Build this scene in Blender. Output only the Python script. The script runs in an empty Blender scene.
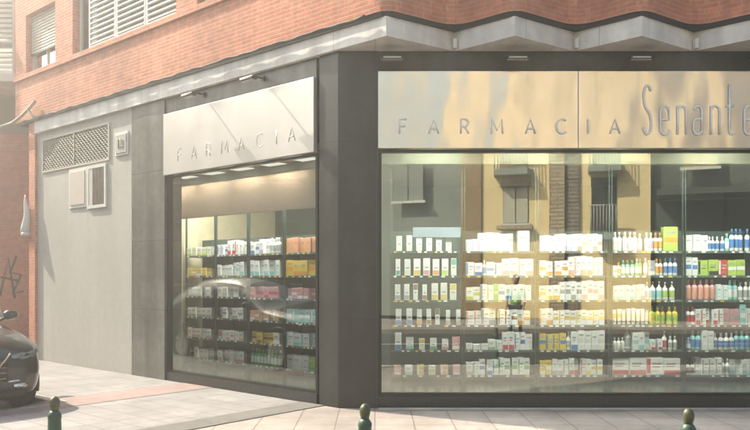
import bpy, bmesh, math, random
from mathutils import Vector, Matrix
random.seed(7)
R = math.radians
SC = bpy.context.scene
COL = SC.collection

# ------------------------------------------------------------------ camera, sky, sun, exposure
cam = bpy.data.objects.new('camera', bpy.data.cameras.new('camera'))
COL.objects.link(cam); SC.camera = cam
cam.location = (0, 0, 1.5); cam.rotation_euler = (R(90), 0, 0)
cam.data.sensor_width = 36; cam.data.lens = 36; cam.data.shift_y = 0.0827
cam.data.clip_end = 2000; cam.data.clip_start = 0.05

SUN_EL = 43.0
sd = Vector((-0.86, 0.48, 0)).normalized() * math.cos(R(SUN_EL)) + Vector((0, 0, math.sin(R(SUN_EL))))
w = bpy.data.worlds.new('World'); SC.world = w; w.use_nodes = True
nt = w.node_tree; nt.nodes.clear()
sky = nt.nodes.new('ShaderNodeTexSky'); sky.sky_type = 'NISHITA'; sky.sun_disc = False
sky.sun_elevation = R(SUN_EL); sky.sun_rotation = math.atan2(sd.x, sd.y)
sky.air_density = 1.2; sky.dust_density = 3.0; sky.ozone_density = 0.7
bg = nt.nodes.new('ShaderNodeBackground'); bg.inputs['Strength'].default_value = 0.15
wo = nt.nodes.new('ShaderNodeOutputWorld')
nt.links.new(sky.outputs[0], bg.inputs[0]); nt.links.new(bg.outputs[0], wo.inputs[0])
sl = bpy.data.lights.new('sun', 'SUN'); sl.energy = 4.8; sl.angle = R(0.6); sl.color = (1.0, 0.91, 0.78)
so = bpy.data.objects.new('sun', sl); COL.objects.link(so)
so.rotation_euler = sd.to_track_quat('Z', 'Y').to_euler()
vs = SC.view_settings
vs.view_transform = 'Standard'; vs.look = 'None'; vs.gamma = 1; vs.use_curve_mapping = False
vs.exposure = 1.35
vs.use_white_balance = True; vs.white_balance_temperature = 6650; vs.white_balance_tint = 5
SC.cycles.max_bounces = 8; SC.cycles.transparent_max_bounces = 12
SC.cycles.caustics_reflective = False; SC.cycles.caustics_refractive = False
SC.cycles.use_denoising = True

# ------------------------------------------------------------------ materials
MATS = {}
def newmat(name):
    m = bpy.data.materials.new(name); m.use_nodes = True; MATS[name] = m
    return m, m.node_tree, m.node_tree.nodes['Principled BSDF']
def noise_col(nt, base, amount, scale, detail=4, vec=None, rough_in=None):
    """base colour varied by noise; returns colour socket"""
    n = nt.nodes.new('ShaderNodeTexNoise'); n.inputs['Scale'].default_value = scale; n.inputs['Detail'].default_value = detail
    if vec is not None: nt.links.new(vec, n.inputs['Vector'])
    r = nt.nodes.new('ShaderNodeMapRange'); r.inputs[1].default_value = .3; r.inputs[2].default_value = .7
    r.inputs[3].default_value = 1 - amount; r.inputs[4].default_value = 1 + amount
    nt.links.new(n.outputs[0], r.inputs[0])
    h = nt.nodes.new('ShaderNodeVectorMath'); h.operation = 'SCALE'
    if isinstance(base, tuple): h.inputs[0].default_value = base
    else: nt.links.new(base, h.inputs[0])
    nt.links.new(r.outputs[0], h.inputs['Scale'])
    return h.outputs[0]
def texco(nt, which='Object'):
    return nt.nodes.new('ShaderNodeTexCoord').outputs[which]
def plain(name, col, rough=.6, metal=0, var=.08, scale=6, bump=0, bscale=40, spec=.5, coat=0):
    m, nt, b = newmat(name)
    v = texco(nt)
    nt.links.new(noise_col(nt, tuple(col), var, scale, vec=v), b.inputs['Base Color'])
    b.inputs['Roughness'].default_value = rough; b.inputs['Metallic'].default_value = metal
    b.inputs['Specular IOR Level'].default_value = spec
    if coat: b.inputs['Coat Weight'].default_value = coat; b.inputs['Coat Roughness'].default_value = .05
    if bump:
        n = nt.nodes.new('ShaderNodeTexNoise'); n.inputs['Scale'].default_value = bscale; n.inputs['Detail'].default_value = 5
        nt.links.new(v, n.inputs['Vector'])
        bp = nt.nodes.new('ShaderNodeBump'); bp.inputs['Strength'].default_value = bump; bp.inputs['Distance'].default_value = .01
        nt.links.new(n.outputs[0], bp.inputs['Height']); nt.links.new(bp.outputs[0], b.inputs['Normal'])
    return m
def brick_mat(name, c1, c2, mortar, bw=.245, rh=.062, mw=.009, offset=.5, rough=.85, bump=.5, var=.12, use='UV', rot=0, soil=.12, soil_scale=.7, streak=0, spots=0):
    m, nt, b = newmat(name)
    mp = nt.nodes.new('ShaderNodeMapping'); mp.inputs['Rotation'].default_value = (0, 0, rot)
    nt.links.new(texco(nt, use), mp.inputs[0])
    t = nt.nodes.new('ShaderNodeTexBrick'); t.offset = offset; t.squash = 1
    t.inputs['Scale'].default_value = 1; t.inputs['Brick Width'].default_value = bw; t.inputs['Row Height'].default_value = rh
    t.inputs['Mortar Size'].default_value = mw; t.inputs['Mortar Smooth'].default_value = .3; t.inputs['Bias'].default_value = 0
    t.inputs['Color1'].default_value = (*c1, 1); t.inputs['Color2'].default_value = (*c2, 1); t.inputs['Mortar'].default_value = (*mortar, 1)
    nt.links.new(mp.outputs[0], t.inputs['Vector'])
    c = noise_col(nt, t.outputs['Color'], var, 9, vec=mp.outputs[0])
    c = noise_col(nt, c, soil, soil_scale, detail=6, vec=mp.outputs[0])
    if streak:
        m2 = nt.nodes.new('ShaderNodeMapping'); m2.inputs['Scale'].default_value = (5, .35, 1); nt.links.new(mp.outputs[0], m2.inputs[0])
        c = noise_col(nt, c, streak, 1.0, detail=7, vec=m2.outputs[0])
    if spots:
        vo = nt.nodes.new('ShaderNodeTexVoronoi'); vo.inputs['Scale'].default_value = 3.2; nt.links.new(mp.outputs[0], vo.inputs['Vector'])
        mr = nt.nodes.new('ShaderNodeMapRange'); mr.inputs[1].default_value = .05; mr.inputs[2].default_value = .11; mr.inputs[3].default_value = 1 - spots; mr.inputs[4].default_value = 1
        nt.links.new(vo.outputs['Distance'], mr.inputs[0]); sc_ = nt.nodes.new('ShaderNodeVectorMath'); sc_.operation = 'SCALE'
        nt.links.new(c, sc_.inputs[0]); nt.links.new(mr.outputs[0], sc_.inputs['Scale']); c = noise_col(nt, sc_.outputs[0], .14, 2.3, detail=8, vec=mp.outputs[0])
    nt.links.new(c, b.inputs['Base Color']); b.inputs['Roughness'].default_value = rough
    n = nt.nodes.new('ShaderNodeTexNoise'); n.inputs['Scale'].default_value = 60; nt.links.new(mp.outputs[0], n.inputs['Vector'])
    mx = nt.nodes.new('ShaderNodeMath'); mx.operation = 'MULTIPLY_ADD'; mx.inputs[1].default_value = -1
    ml = nt.nodes.new('ShaderNodeMath'); ml.operation = 'MULTIPLY'; ml.inputs[1].default_value = .3
    nt.links.new(n.outputs[0], ml.inputs[0]); nt.links.new(t.outputs['Fac'], mx.inputs[0]); nt.links.new(ml.outputs[0], mx.inputs[2])
    bp = nt.nodes.new('ShaderNodeBump'); bp.inputs['Strength'].default_value = bump; bp.inputs['Distance'].default_value = .008
    nt.links.new(mx.outputs[0], bp.inputs['Height']); nt.links.new(bp.outputs[0], b.inputs['Normal'])
    return m
M = MATS
LROT = math.atan2(-.660, .752)
brick_mat('brick', (.58, .215, .125), (.50, .175, .10), (.50, .30, .21), bw=.215, rh=.052, mw=.0075, soil=.20, soil_scale=.9, streak=.08, var=.16)
brick_mat('brick_wall_far', (.58, .20, .12), (.50, .17, .10), (.42, .24, .18))
brick_mat('brick_brown', (.20, .15, .11), (.13, .10, .08), (.30, .25, .2), bw=.5, rh=.14, mw=.03)
brick_mat('brick_tan', (.52, .40, .26), (.42, .30, .19), (.25, .2, .15), bw=.5, rh=.14, mw=.03)
brick_mat('paving_front', (.32, .27, .245), (.28, .24, .215), (.17, .145, .13), bw=.40, rh=.40, mw=.008, offset=0, use='Object', bump=.4, soil=.2, var=.09, spots=.3)
brick_mat('paving_side', (.27, .252, .25), (.24, .225, .222), (.15, .14, .135), bw=.30, rh=.30, mw=.007, offset=0, use='Object', bump=.4, soil=.16, var=.07, spots=.25)
brick_mat('paving_pink', (.30, .215, .20), (.27, .195, .18), (.22, .17, .16), bw=.30, rh=.30, mw=.005, offset=0, use='Object', bump=.4, soil=.15)
brick_mat('paving_grey', (.16, .15, .14), (.145, .135, .125), (.10, .09, .085), bw=.30, rh=.30, mw=.005, offset=0, use='Object', bump=.4, soil=.15)
brick_mat('shop_tiles', (.045, .055, .042), (.038, .048, .036), (.02, .02, .02), bw=.6, rh=.6, mw=.005, offset=0, use='Object', rough=.2, bump=.1)
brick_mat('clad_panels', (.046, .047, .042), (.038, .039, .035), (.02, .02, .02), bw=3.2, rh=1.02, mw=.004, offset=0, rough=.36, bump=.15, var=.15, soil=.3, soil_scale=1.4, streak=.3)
brick_mat('eaves_concrete', (.66, .64, .59), (.66, .64, .59), (.35, .34, .31), bw=2.0, rh=3, mw=.004, offset=0, rough=.75, bump=.2, var=.08, soil=.14, soil_scale=1.5, streak=.16)
brick_mat('clad_side_lit', (.155, .152, .135), (.14, .137, .122), (.03, .03, .03), bw=3.2, rh=1.02, mw=.004, offset=0, rough=.34, bump=.15, var=.15, soil=.3, soil_scale=1.4, streak=.3)  # the dark cladding again, its colour lightened to paint in glare on the side
brick_mat('render_wall', (.44, .42, .375), (.44, .42, .375), (.42, .40, .36), bw=2.6, rh=1.9, mw=.003, offset=0, rough=.8, bump=.2, var=.05, soil=.07, streak=.04)
plain('asphalt', (.055, .053, .05), .85, var=.3, scale=3, bump=.5, bscale=120)
plain('kerb_stone', (.40, .37, .33), .8, var=.15, scale=4, bump=.3, bscale=60)
plain('white_paint', (.62, .60, .55), .6, var=.1)
plain('concrete_white', (.68, .66, .61), .75, var=.10, scale=2.2, bump=.15, bscale=30)
plain('plaster_yellow', (.86, .67, .36), .85, var=.08, scale=1.2, bump=.2)
plain('plaster_grey', (.26, .28, .25), .85, var=.15, scale=.7, bump=.2)
plain('plaster_beige', (.38, .33, .26), .85, var=.12, scale=.7)
plain('plaster_umber', (.12, .125, .115), .85, var=.25, scale=1)
plain('plaster_dark', (.07, .08, .07), .8, var=.2, scale=1)
plain('granite_dark', (.045, .045, .042), .35, var=.3, scale=30)
plain('frame_dark', (.035, .038, .034), .35, metal=.4, var=.15)
plain('shadow_gap', (.02, .02, .018), .8)
plain('cable_dark', (.10, .08, .07), .7, var=.3)
plain('cable_grey', (.38, .35, .32), .7, var=.2)
plain('shutter_white', (.66, .66, .60), .45, var=.06)
plain('shutter_beige', (.50, .46, .36), .6, var=.06)
plain('grille_metal', (.24, .22, .19), .5, metal=.5, var=.2)
plain('panel_cream', (.55, .49, .42), .6, var=.05)
plain('lamp_metal', (.045, .045, .04), .35, metal=.7)
plain('lamp_glass', (.35, .35, .33), .2, metal=.5)
plain('bollard_green', (.04, .085, .05), .4, var=.35, scale=14, bump=.2, spec=.6)
plain('bollard_brass', (.10, .105, .06), .42, metal=.4, var=.35, scale=30)
plain('upright_metal', (.03, .05, .042), .45, metal=.2)
plain('shelf_board', (.09, .13, .115), .4, var=.1)
plain('shelf_back', (.035, .052, .046), .6, var=.15, scale=3)
plain('shelf_back_teal', (.025, .055, .048), .5, var=.2, scale=3)
plain('shop_wall_cream', (.60, .55, .38), .8)
plain('shop_wall_dark', (.05, .065, .055), .8, var=.15, scale=1)
plain('shop_ceiling', (.55, .57, .48), .8)
plain('blind_cream', (.66, .66, .52), .7, var=.05)
plain('car_black', (.022, .026, .028), .28, metal=.55, coat=1, var=.05)
plain('car_white', (.62, .62, .60), .3, coat=1, var=.02)
plain('car_glass', (.02, .025, .025), .06, var=.05, spec=.9)
plain('tyre', (.018, .018, .018), .85, bump=.3)
plain('chrome', (.70, .70, .68), .15, metal=1, var=.04)
plain('black_plastic', (.02, .02, .02), .5)
plain('lamp_lens', (.60, .62, .60), .08, metal=.5, var=.35, scale=40)
plain('headlamp_glass', (.22, .23, .23), .06, metal=.6, var=.8, scale=22)
plain('orange_lens', (.7, .25, .05), .2)
plain('foliage', (.06, .10, .03), .6, var=.4, scale=2)
plain('bark', (.10, .075, .05), .9, bump=.6)
plain('skin', (.50, .30, .22), .55); plain('hair', (.03, .02, .015), .6)
plain('cloth_dark', (.03, .035, .05), .8); plain('cloth_green', (.12, .28, .08), .8)
plain('graffiti', (.05, .05, .06), .7); plain('graffiti_white', (.6, .6, .57), .7)
plain('roof_grey', (.2, .19, .18), .9)
plain('iron', (.03, .03, .03), .5, metal=.5)
plain('wood_shutter', (.30, .19, .09), .6, var=.15)
# light wooden slats of the bulkhead
m, nt, b = newmat('wood_slats')
wv = nt.nodes.new('ShaderNodeTexWave'); wv.bands_direction = 'Z'; wv.inputs['Scale'].default_value = 14; wv.inputs['Distortion'].default_value = .6
cr = nt.nodes.new('ShaderNodeMix'); cr.data_type = 'RGBA'; cr.inputs[6].default_value = (.68, .57, .48, 1); cr.inputs[7].default_value = (.86, .78, .68, 1)
nt.links.new(texco(nt), wv.inputs['Vector']); nt.links.new(wv.outputs['Fac'], cr.inputs[0]); nt.links.new(cr.outputs[2], b.inputs['Base Color']); b.inputs['Roughness'].default_value = .6
tl = nt.nodes.new('ShaderNodeBsdfTranslucent'); nt.links.new(cr.outputs[2], tl.inputs[0]); mxs = nt.nodes.new('ShaderNodeMixShader'); mxs.inputs[0].default_value = .30
nt.links.new(b.outputs[0], mxs.inputs[1]); nt.links.new(tl.outputs[0], mxs.inputs[2]); nt.links.new(mxs.outputs[0], nt.nodes['Material Output'].inputs[0])
# brushed steel: broad ripples that bend reflections, fine vertical brushing
def steel(name, col, rough, ripple, sx=1.0, sz=.25, metal=1.0):
    m, nt, b = newmat(name)
    v = texco(nt)
    mp = nt.nodes.new('ShaderNodeMapping'); mp.inputs['Scale'].default_value = (sx, 1, sz); nt.links.new(v, mp.inputs[0])
    n = nt.nodes.new('ShaderNodeTexNoise'); n.inputs['Scale'].default_value = 1.6; n.inputs['Detail'].default_value = 1.5
    nt.links.new(mp.outputs[0], n.inputs['Vector'])
    mp2 = nt.nodes.new('ShaderNodeMapping'); mp2.inputs['Scale'].default_value = (220, 1, 3); nt.links.new(v, mp2.inputs[0])
    n2 = nt.nodes.new('ShaderNodeTexNoise'); n2.inputs['Scale'].default_value = 1; nt.links.new(mp2.outputs[0], n2.inputs['Vector'])
    b1 = nt.nodes.new('ShaderNodeBump'); b1.inputs['Strength'].default_value = ripple; b1.inputs['Distance'].default_value = .05
    b2 = nt.nodes.new('ShaderNodeBump'); b2.inputs['Strength'].default_value = .06; b2.inputs['Distance'].default_value = .002
    nt.links.new(n.outputs[0], b1.inputs['Height']); nt.links.new(n2.outputs[0], b2.inputs['Height'])
    nt.links.new(b1.outputs[0], b2.inputs['Normal']); nt.links.new(b2.outputs[0], b.inputs['Normal'])
    nt.links.new(noise_col(nt, col, .04, 3, vec=v), b.inputs['Base Color'])
    b.inputs['Metallic'].default_value = metal; b.inputs['Roughness'].default_value = rough
    return m
steel('sign_steel', (.90, .89, .86), .18, 1.0, 1.3, .5, metal=.85)
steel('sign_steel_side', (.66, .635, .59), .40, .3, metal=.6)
plain('letter_steel', (.90, .89, .87), .5)
# glass: clear pane that mirrors the street
def glass(name, tint, base, gain):
    m, nt, b = newmat(name); nt.nodes.remove(b)
    out = nt.nodes['Material Output']
    fr = nt.nodes.new('ShaderNodeFresnel'); fr.inputs['IOR'].default_value = 1.5
    ma = nt.nodes.new('ShaderNodeMath'); ma.operation = 'MULTIPLY_ADD'; ma.inputs[1].default_value = gain; ma.inputs[2].default_value = base; ma.use_clamp = True
    nt.links.new(fr.outputs[0], ma.inputs[0])
    tr = nt.nodes.new('ShaderNodeBsdfTransparent'); tr.inputs[0].default_value = (*tint, 1)
    gl = nt.nodes.new('ShaderNodeBsdfGlossy'); gl.inputs['Roughness'].default_value = 0.0; gl.inputs[0].default_value = (.95, 1, .95, 1)
    # very slight waviness of the sheets
    n = nt.nodes.new('ShaderNodeTexNoise'); n.inputs['Scale'].default_value = .9; n.inputs['Detail'].default_value = 1; nt.links.new(texco(nt), n.inputs['Vector'])
    bp = nt.nodes.new('ShaderNodeBump'); bp.inputs['Strength'].default_value = .05; bp.inputs['Distance'].default_value = .02
    nt.links.new(n.outputs[0], bp.inputs['Height']); nt.links.new(bp.outputs[0], gl.inputs['Normal'])
    mx = nt.nodes.new('ShaderNodeMixShader')
    nt.links.new(ma.outputs[0], mx.inputs[0]); nt.links.new(tr.outputs[0], mx.inputs[1]); nt.links.new(gl.outputs[0], mx.inputs[2])
    nt.links.new(mx.outputs[0], out.inputs[0])
glass('shop_glass', (.90, .94, .88), .215, 2.0)
glass('side_glass', (.93, .96, .91), .08, 1.5)
glass('house_glass', (.5, .56, .56), .10, 1.2)
m, nt, b = newmat('blind_fabric')
b.inputs['Base Color'].default_value = (.80, .80, .72, 1); b.inputs['Roughness'].default_value = .8
tl = nt.nodes.new('ShaderNodeBsdfTranslucent'); tl.inputs[0].default_value = (.80, .80, .70, 1)
mx = nt.nodes.new('ShaderNodeMixShader'); mx.inputs[0].default_value = .3
nt.links.new(b.outputs[0], mx.inputs[1]); nt.links.new(tl.outputs[0], mx.inputs[2]); nt.links.new(mx.outputs[0], nt.nodes['Material Output'].inputs[0])
def emitter(name, col, s):
    m, nt, b = newmat(name); nt.nodes.remove(b)
    e = nt.nodes.new('ShaderNodeEmission'); e.inputs[0].default_value = (*col, 1); e.inputs[1].default_value = s
    nt.links.new(e.outputs[0], nt.nodes['Material Output'].inputs[0])
emitter('added_fill_wide', (.97, 1, .98), 35.0); emitter('panel_soft', (1, .98, .9), .38); emitter('added_fill_side', (1, .99, .97), 55.0); emitter('added_fill_low', (.97, 1, .98), 2.0)  # all but the soft one feed added panels that brighten the shelves

# product colours
PC = {'white': (.80, .80, .78), 'cream': (.74, .72, .66), 'pink': (.70, .34, .36), 'red': (.55, .06, .08), 'orange': (.75, .33, .06),
      'yellow': (.75, .55, .08), 'green': (.12, .42, .12), 'lime': (.42, .58, .10), 'teal': (.10, .42, .36), 'aqua': (.30, .62, .62),
      'blue': (.08, .22, .50), 'lilac': (.50, .42, .62), 'grey': (.36, .37, .37), 'brown': (.25, .12, .05), 'salmon': (.72, .36, .24), 'black': (.03, .03, .03)}
for k, c in PC.items(): plain('prod_' + k, c, .42, var=.03)

# ------------------------------------------------------------------ mesh helpers
class MB:
    def __init__(s): s.bm = bmesh.new(); s.mats = []
    def mi(s, m):
        if m not in s.mats: s.mats.append(m)
        return s.mats.index(m)
    def poly(s, pts, m):
        vs = [s.bm.verts.new(p) for p in pts]
        f = s.bm.faces.new(vs); f.material_index = s.mi(m); return f
    def box(s, x0, y0, z0, x1, y1, z1, m, bev=0):
        x0, x1 = min(x0, x1), max(x0, x1); y0, y1 = min(y0, y1), max(y0, y1); z0, z1 = min(z0, z1), max(z0, z1)
        r = bmesh.ops.create_cube(s.bm, size=1)
        for v in r['verts']:
            v.co = Vector((x0 + (v.co.x + .5) * (x1 - x0), y0 + (v.co.y + .5) * (y1 - y0), z0 + (v.co.z + .5) * (z1 - z0)))
        k = s.mi(m); fs = {f for v in r['verts'] for f in v.link_faces}
        for f in fs: f.material_index = k
        if bev:
            es = list({e for f in fs for e in f.edges})
            q = bmesh.ops.bevel(s.bm, geom=es, offset=bev, segments=2, affect='EDGES', profile=.5)
            for f in q['faces']: f.material_index = k
    def prism(s, pts, z0, z1, m, top=True, bottom=True, mtop=None):
        n = len(pts); a = sum(pts[i][0] * pts[(i + 1) % n][1] - pts[(i + 1) % n][0] * pts[i][1] for i in range(n))
        if a < 0: pts = pts[::-1]
        lo = [s.bm.verts.new((p[0], p[1], z0)) for p in pts]; hi = [s.bm.verts.new((p[0], p[1], z1)) for p in pts]
        for i in range(n):
            j = (i + 1) % n; s.bm.faces.new((lo[i], lo[j], hi[j], hi[i])).material_index = s.mi(m)
        if top: s.bm.faces.new(hi).material_index = s.mi(mtop or m)
        if bottom: s.bm.faces.new(lo[::-1]).material_index = s.mi(m)
    def tube(s, pts, r, m, n=8, flat=None):
        """swept round tube; flat=(axis vector, factor) squashes it"""
        pts = [Vector(p) for p in pts]; rings = []
        k = s.mi(m)
        for i, p in enumerate(pts):
            d = (pts[min(i + 1, len(pts) - 1)] - pts[max(i - 1, 0)]).normalized()
            a = Vector((0, 0, 1)) if abs(d.z) < .9 else Vector((0, 1, 0))
            if flat is not None: a = Vector(flat[0]) if abs(d.dot(Vector(flat[0]))) < .9 else a
            u = (a - d * a.dot(d)).normalized(); v = d.cross(u)
            rr = r[i] if isinstance(r, (list, tuple)) else r
            fu = flat[1] if flat else 1
            rings.append([s.bm.verts.new(p + u * math.cos(t) * rr * fu + v * math.sin(t) * rr) for t in [2 * math.pi * q / n for q in range(n)]])
        for a, b in zip(rings, rings[1:]):
            for q in range(n):
                f = s.bm.faces.new((a[q], a[(q + 1) % n], b[(q + 1) % n], b[q])); f.material_index = k; f.smooth = True
        s.bm.faces.new(rings[0][::-1]).material_index = k; s.bm.faces.new(rings[-1]).material_index = k
    def lathe(s, prof, m, n=16, c=(0, 0, 0), mats=None):
        """prof = [(r, z)...]; mats optional material per segment"""
        rings = [[s.bm.verts.new((c[0] + max(r, 1e-4) * math.cos(2 * math.pi * q / n), c[1] + max(r, 1e-4) * math.sin(2 * math.pi * q / n), c[2] + z)) for q in range(n)] for r, z in prof]
        for i, (a, b) in enumerate(zip(rings, rings[1:])):
            for q in range(n):
                f = s.bm.faces.new((a[q], a[(q + 1) % n], b[(q + 1) % n], b[q])); f.material_index = s.mi(mats[i] if mats else m); f.smooth = True
        s.bm.faces.new(rings[0][::-1]).material_index = s.mi(mats[0] if mats else m)
        s.bm.faces.new(rings[-1]).material_index = s.mi(mats[-1] if mats else m)
    def build(s, name, parent=None, loc=None, rotz=0, recalc=True, smooth=False):
        if recalc: bmesh.ops.recalc_face_normals(s.bm, faces=s.bm.faces[:])
        uv = s.bm.loops.layers.uv.new('UVMap'); s.bm.normal_update()
        for f in s.bm.faces:
            nrm = f.normal
            if abs(nrm.z) > .75: t1, t2 = Vector((1, 0, 0)), Vector((0, 1, 0))
            else:
                t1 = Vector((-nrm.y, nrm.x, 0)).normalized(); t2 = Vector((0, 0, 1))
            for l in f.loops: l[uv].uv = (l.vert.co.dot(t1), l.vert.co.dot(t2))
            if smooth: f.smooth = True
        me = bpy.data.meshes.new(name); s.bm.to_mesh(me); s.bm.free()
        for mm in s.mats: me.materials.append(M[mm])
        o = bpy.data.objects.new(name, me); COL.objects.link(o)
        if parent: o.parent = parent
        if loc: o.location = loc
        if rotz: o.rotation_euler.z = rotz
        return o
def tag(o, label=None, cat=None, group=None, kind=None):
    if label: o['label'] = label
    if cat: o['category'] = cat
    if group: o['group'] = group
    if kind: o['kind'] = kind
    return o
def empty(name, loc, label=None, cat=None, group=None, rotz=0):
    o = bpy.data.objects.new(name, None); COL.objects.link(o); o.location = loc; o.rotation_euler.z = rotz; o.empty_display_size = .1
    return tag(o, label, cat, group)
def copy_tree(o, parent=None):
    c = o.copy(); COL.objects.link(c); c.parent = parent
    for ch in list(o.children): copy_tree(ch, c)
    return c

# ------------------------------------------------------------------ layout: front wall is the plane y = 8.59; the side wall leaves the corner C0
C0 = Vector((-0.424, 8.59, 0)); FY = 8.59
DU = Vector((-.752, .660, 0)).normalized(); DW = Vector((DU.y, -DU.x, 0))   # along the side wall, into the shop
def L(u, wd, z=0): return C0 + DU * u + DW * wd + Vector((0, 0, z))
def Lt(u, wd): p = L(u, wd); return (p.x, p.y)
LR = math.atan2(-DU.y, -DU.x)       # local x = -u, local y = inwards

# ---- ground
mb = MB(); mb.box(-400, -400, -.5, 400, 400, -.13, 'asphalt'); tag(mb.build('ground'), kind='structure')
mb = MB(); mb.poly([(-60, -4.2, -.126), (60, -4.2, -.126), (60, 4.5, -.126), (-60, 4.5, -.126)], 'asphalt'); tag(mb.build('road', recalc=False), kind='structure')
mb = MB()
for i in range(-10, 12): mb.poly([(i * 4, -.06 + -.9, -.122), (i * 4 + 2, -.96, -.122), (i * 4 + 2, -.84, -.122), (i * 4, -.84, -.122)], 'white_paint')
tag(mb.build('road_markings', recalc=False), kind='structure')
# pavement round the corner with a kerbed bay for parked cars
UK, WK = 2.72, -1.97
K = Lt(UK, WK); K2 = (K[0] - .66 * 2.1, K[1] - .752 * 2.1)
arc = [(-4.9, 6.2), (-4.5, 5.3), (-3.9, 4.8), (-3.2, 4.6)]
outer = [Lt(40, WK), K, K2] + arc + [(40, 4.6)]
poly = outer + [(40, 9.5), Lt(40, 1)]
mb = MB(); mb.prism([poly[0]] + poly[1:3] + arc + [(40, 4.6), (40, 9.0), (-.2, 9.0), Lt(.3, .3), Lt(40, .3)], -.13, 0, 'paving_front')
tag(mb.build('pavement'), kind='structure')
mb = MB()
pts = [Lt(.62, -.0), Lt(.62, -3.2), K2, K, Lt(40, WK), Lt(40, 0)]
loc = [(-(DU.x * (p[0] - C0.x) + DU.y * (p[1] - C0.y)), DW.x * (p[0] - C0.x) + DW.y * (p[1] - C0.y), .004) for p in pts]
mb.poly(loc, 'paving_side'); tag(mb.build('side_pavement', loc=C0, rotz=LR), kind='structure')
mb = MB(); mb.poly([(-.60, 0, .008), (-.60, -4.2, .008), (-.22, -4.2, .008), (-.22, 0, .008)], 'paving_grey'); tag(mb.build('grey_paving_band', loc=C0, rotz=LR), kind='structure')
mb = MB(); mb.poly([(-3.03, 0, .008), (-3.03, -1.9, .008), (-2.36, -3.2, .008), (-2.36, 0, .008)], 'paving_pink'); tag(mb.build('pink_paving_band', loc=C0, rotz=LR), kind='structure')
mb = MB()
for a, bb in zip(outer, outer[1:]):
    a, bb = Vector((*a, 0)), Vector((*bb, 0)); d = bb - a; ln = d.length; d.normalize(); q = Vector((-d.y, d.x, 0))
    n = max(1, min(40, round(ln / .9)))
    for i in range(n):
        p0, p1 = a + d * (ln * i / n + .004), a + d * (ln * (i + 1) / n - .004)
        mb.prism([tuple((p0 - q * .012).xy), tuple((p1 - q * .012).xy), tuple((p1 + q * .13).xy), tuple((p0 + q * .13).xy)], -.129, .012, 'kerb_stone')
tag(mb.build('kerb'), kind='structure')
mb = MB(); mb.box(-60, -9.5, -.13, 60, -4.2, .0, 'paving_front'); tag(mb.build('far_pavement'), kind='structure')
mb = MB(); mb.box(.04, 8.42, .001, 9.2, 8.52, .016, 'kerb_stone'); tag(mb.build('threshold_strip'), kind='structure')

# ------------------------------------------------------------------ the pharmacy building
B = empty('corner_building', C0, 'orange brick corner building with zigzag white eaves over dark clad pharmacy front', 'building')
def bchild(mb, name, left=False, parent=None):
    """child in world coordinates, or in the side wall's frame"""
    if left: o = mb.build(name, parent or B, loc=(0, 0, 0), rotz=LR)
    else: o = mb.build(name, parent or B, loc=-C0)
    return o
# plan of the cantilevered upper storeys: straight along the side wall, zigzag on the front
PX = [.12, 1.503, 2.866, 4.229, 5.592, 6.955, 8.318]
def zig(y_peak, y_val, rnd=.0):
    P = []
    for i, x in enumerate(PX):
        if i: 
            xv = PX[i - 1] + .79
            P.append(((xv, y_val), rnd * 1.6))
        P.append(((x, y_peak), rnd))
    P.append(((9.2, 8.4), 0))
    return P
def smooth_plan(pts):
    out = []
    for i, (p, r) in enumerate(pts):
        if r == 0 or i in (0, len(pts) - 1): out.append(p); continue
        a, c, b = Vector(pts[i - 1][0]), Vector(p), Vector(pts[i + 1][0])
        s, e = c + (a - c).normalized() * r, c + (b - c).normalized() * r
        for t in (0, .25, .5, .75, 1): out.append(tuple(s * (1 - t) ** 2 + c * 2 * t * (1 - t) + e * t * t))
    return out
def plan(off, yp, yv, rnd, uend=8.3):
    a = Lt(uend, off)
    front = smooth_plan([(a, 0)] + zig(yp, yv, rnd))
    return front + [(9.2, 15), Lt(uend, 6)]
mb = MB(); mb.prism(plan(-.06, 8.05, 8.60, 0, 7.56), 4.09, 4.304, 'eaves_concrete'); bchild(mb, 'eaves_slab')
mb = MB(); mb.prism(plan(-.085, 8.02, 8.575, .15, 8.2), 4.305, 4.36, 'shadow_gap'); bchild(mb, 'drip_joint')
# brick upper storeys: front prism starts behind the side wall so that the side wall can have windows
mb = MB()
pf = smooth_plan([(Lt(-.2, -.08), 0)] + zig(8.0, 8.565, .17))
mb.prism(pf + [(9.2, 15), Lt(-.2, 6)], 4.36, 11.2, 'brick')
# small drip nibs where the zigzag meets the wall are separate below
wl = [  # side wall boxes: (u0,u1,z0,z1)
    (-.2, 8.3, 4.36, 5.12), (7.86, 8.3, 5.12, 6.9), (6.1, 6.72, 5.12, 6.9), (6.72, 7.86, 6.28, 6.9), (2.6, 3.1, 5.12, 6.9), (3.1, 6.1, 6.75, 6.9), (-.2, .4, 5.12, 6.9), (.4, 2.6, 6.75, 6.9),
    (-.2, 8.3, 6.9, 11.2)]
for u0, u1, z0, z1 in wl:
    q = [Lt(u0, -.08), Lt(u1, -.08), Lt(u1, .22), Lt(u0, .22)]
    mb.prism(q, z0, z1, 'brick')
# end wall of the upper part, and the brick pilaster under it
q = [Lt(8.3 - .002, .22), Lt(8.0, .22), Lt(8.0, 6), Lt(8.3 - .002, 6)]; mb.prism(q, 4.36, 11.2, 'brick')
bchild(mb, 'brick_wall')
mb = MB(); mb.prism([Lt(7.56, -.05), Lt(7.80, -.05), Lt(7.80, 3), Lt(7.56, 3)], 0, 4.358, 'brick'); bchild(mb, 'brick_pilaster')
mb = MB(); mb.prism(pf[:1] + [Lt(-.2, -.05)] + [(9.1, 9), (9.1, 14.9), Lt(8.2, 5.9), Lt(8.2, .1)], 11.2, 11.3, 'roof_grey'); bchild(mb, 'roof')
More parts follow.
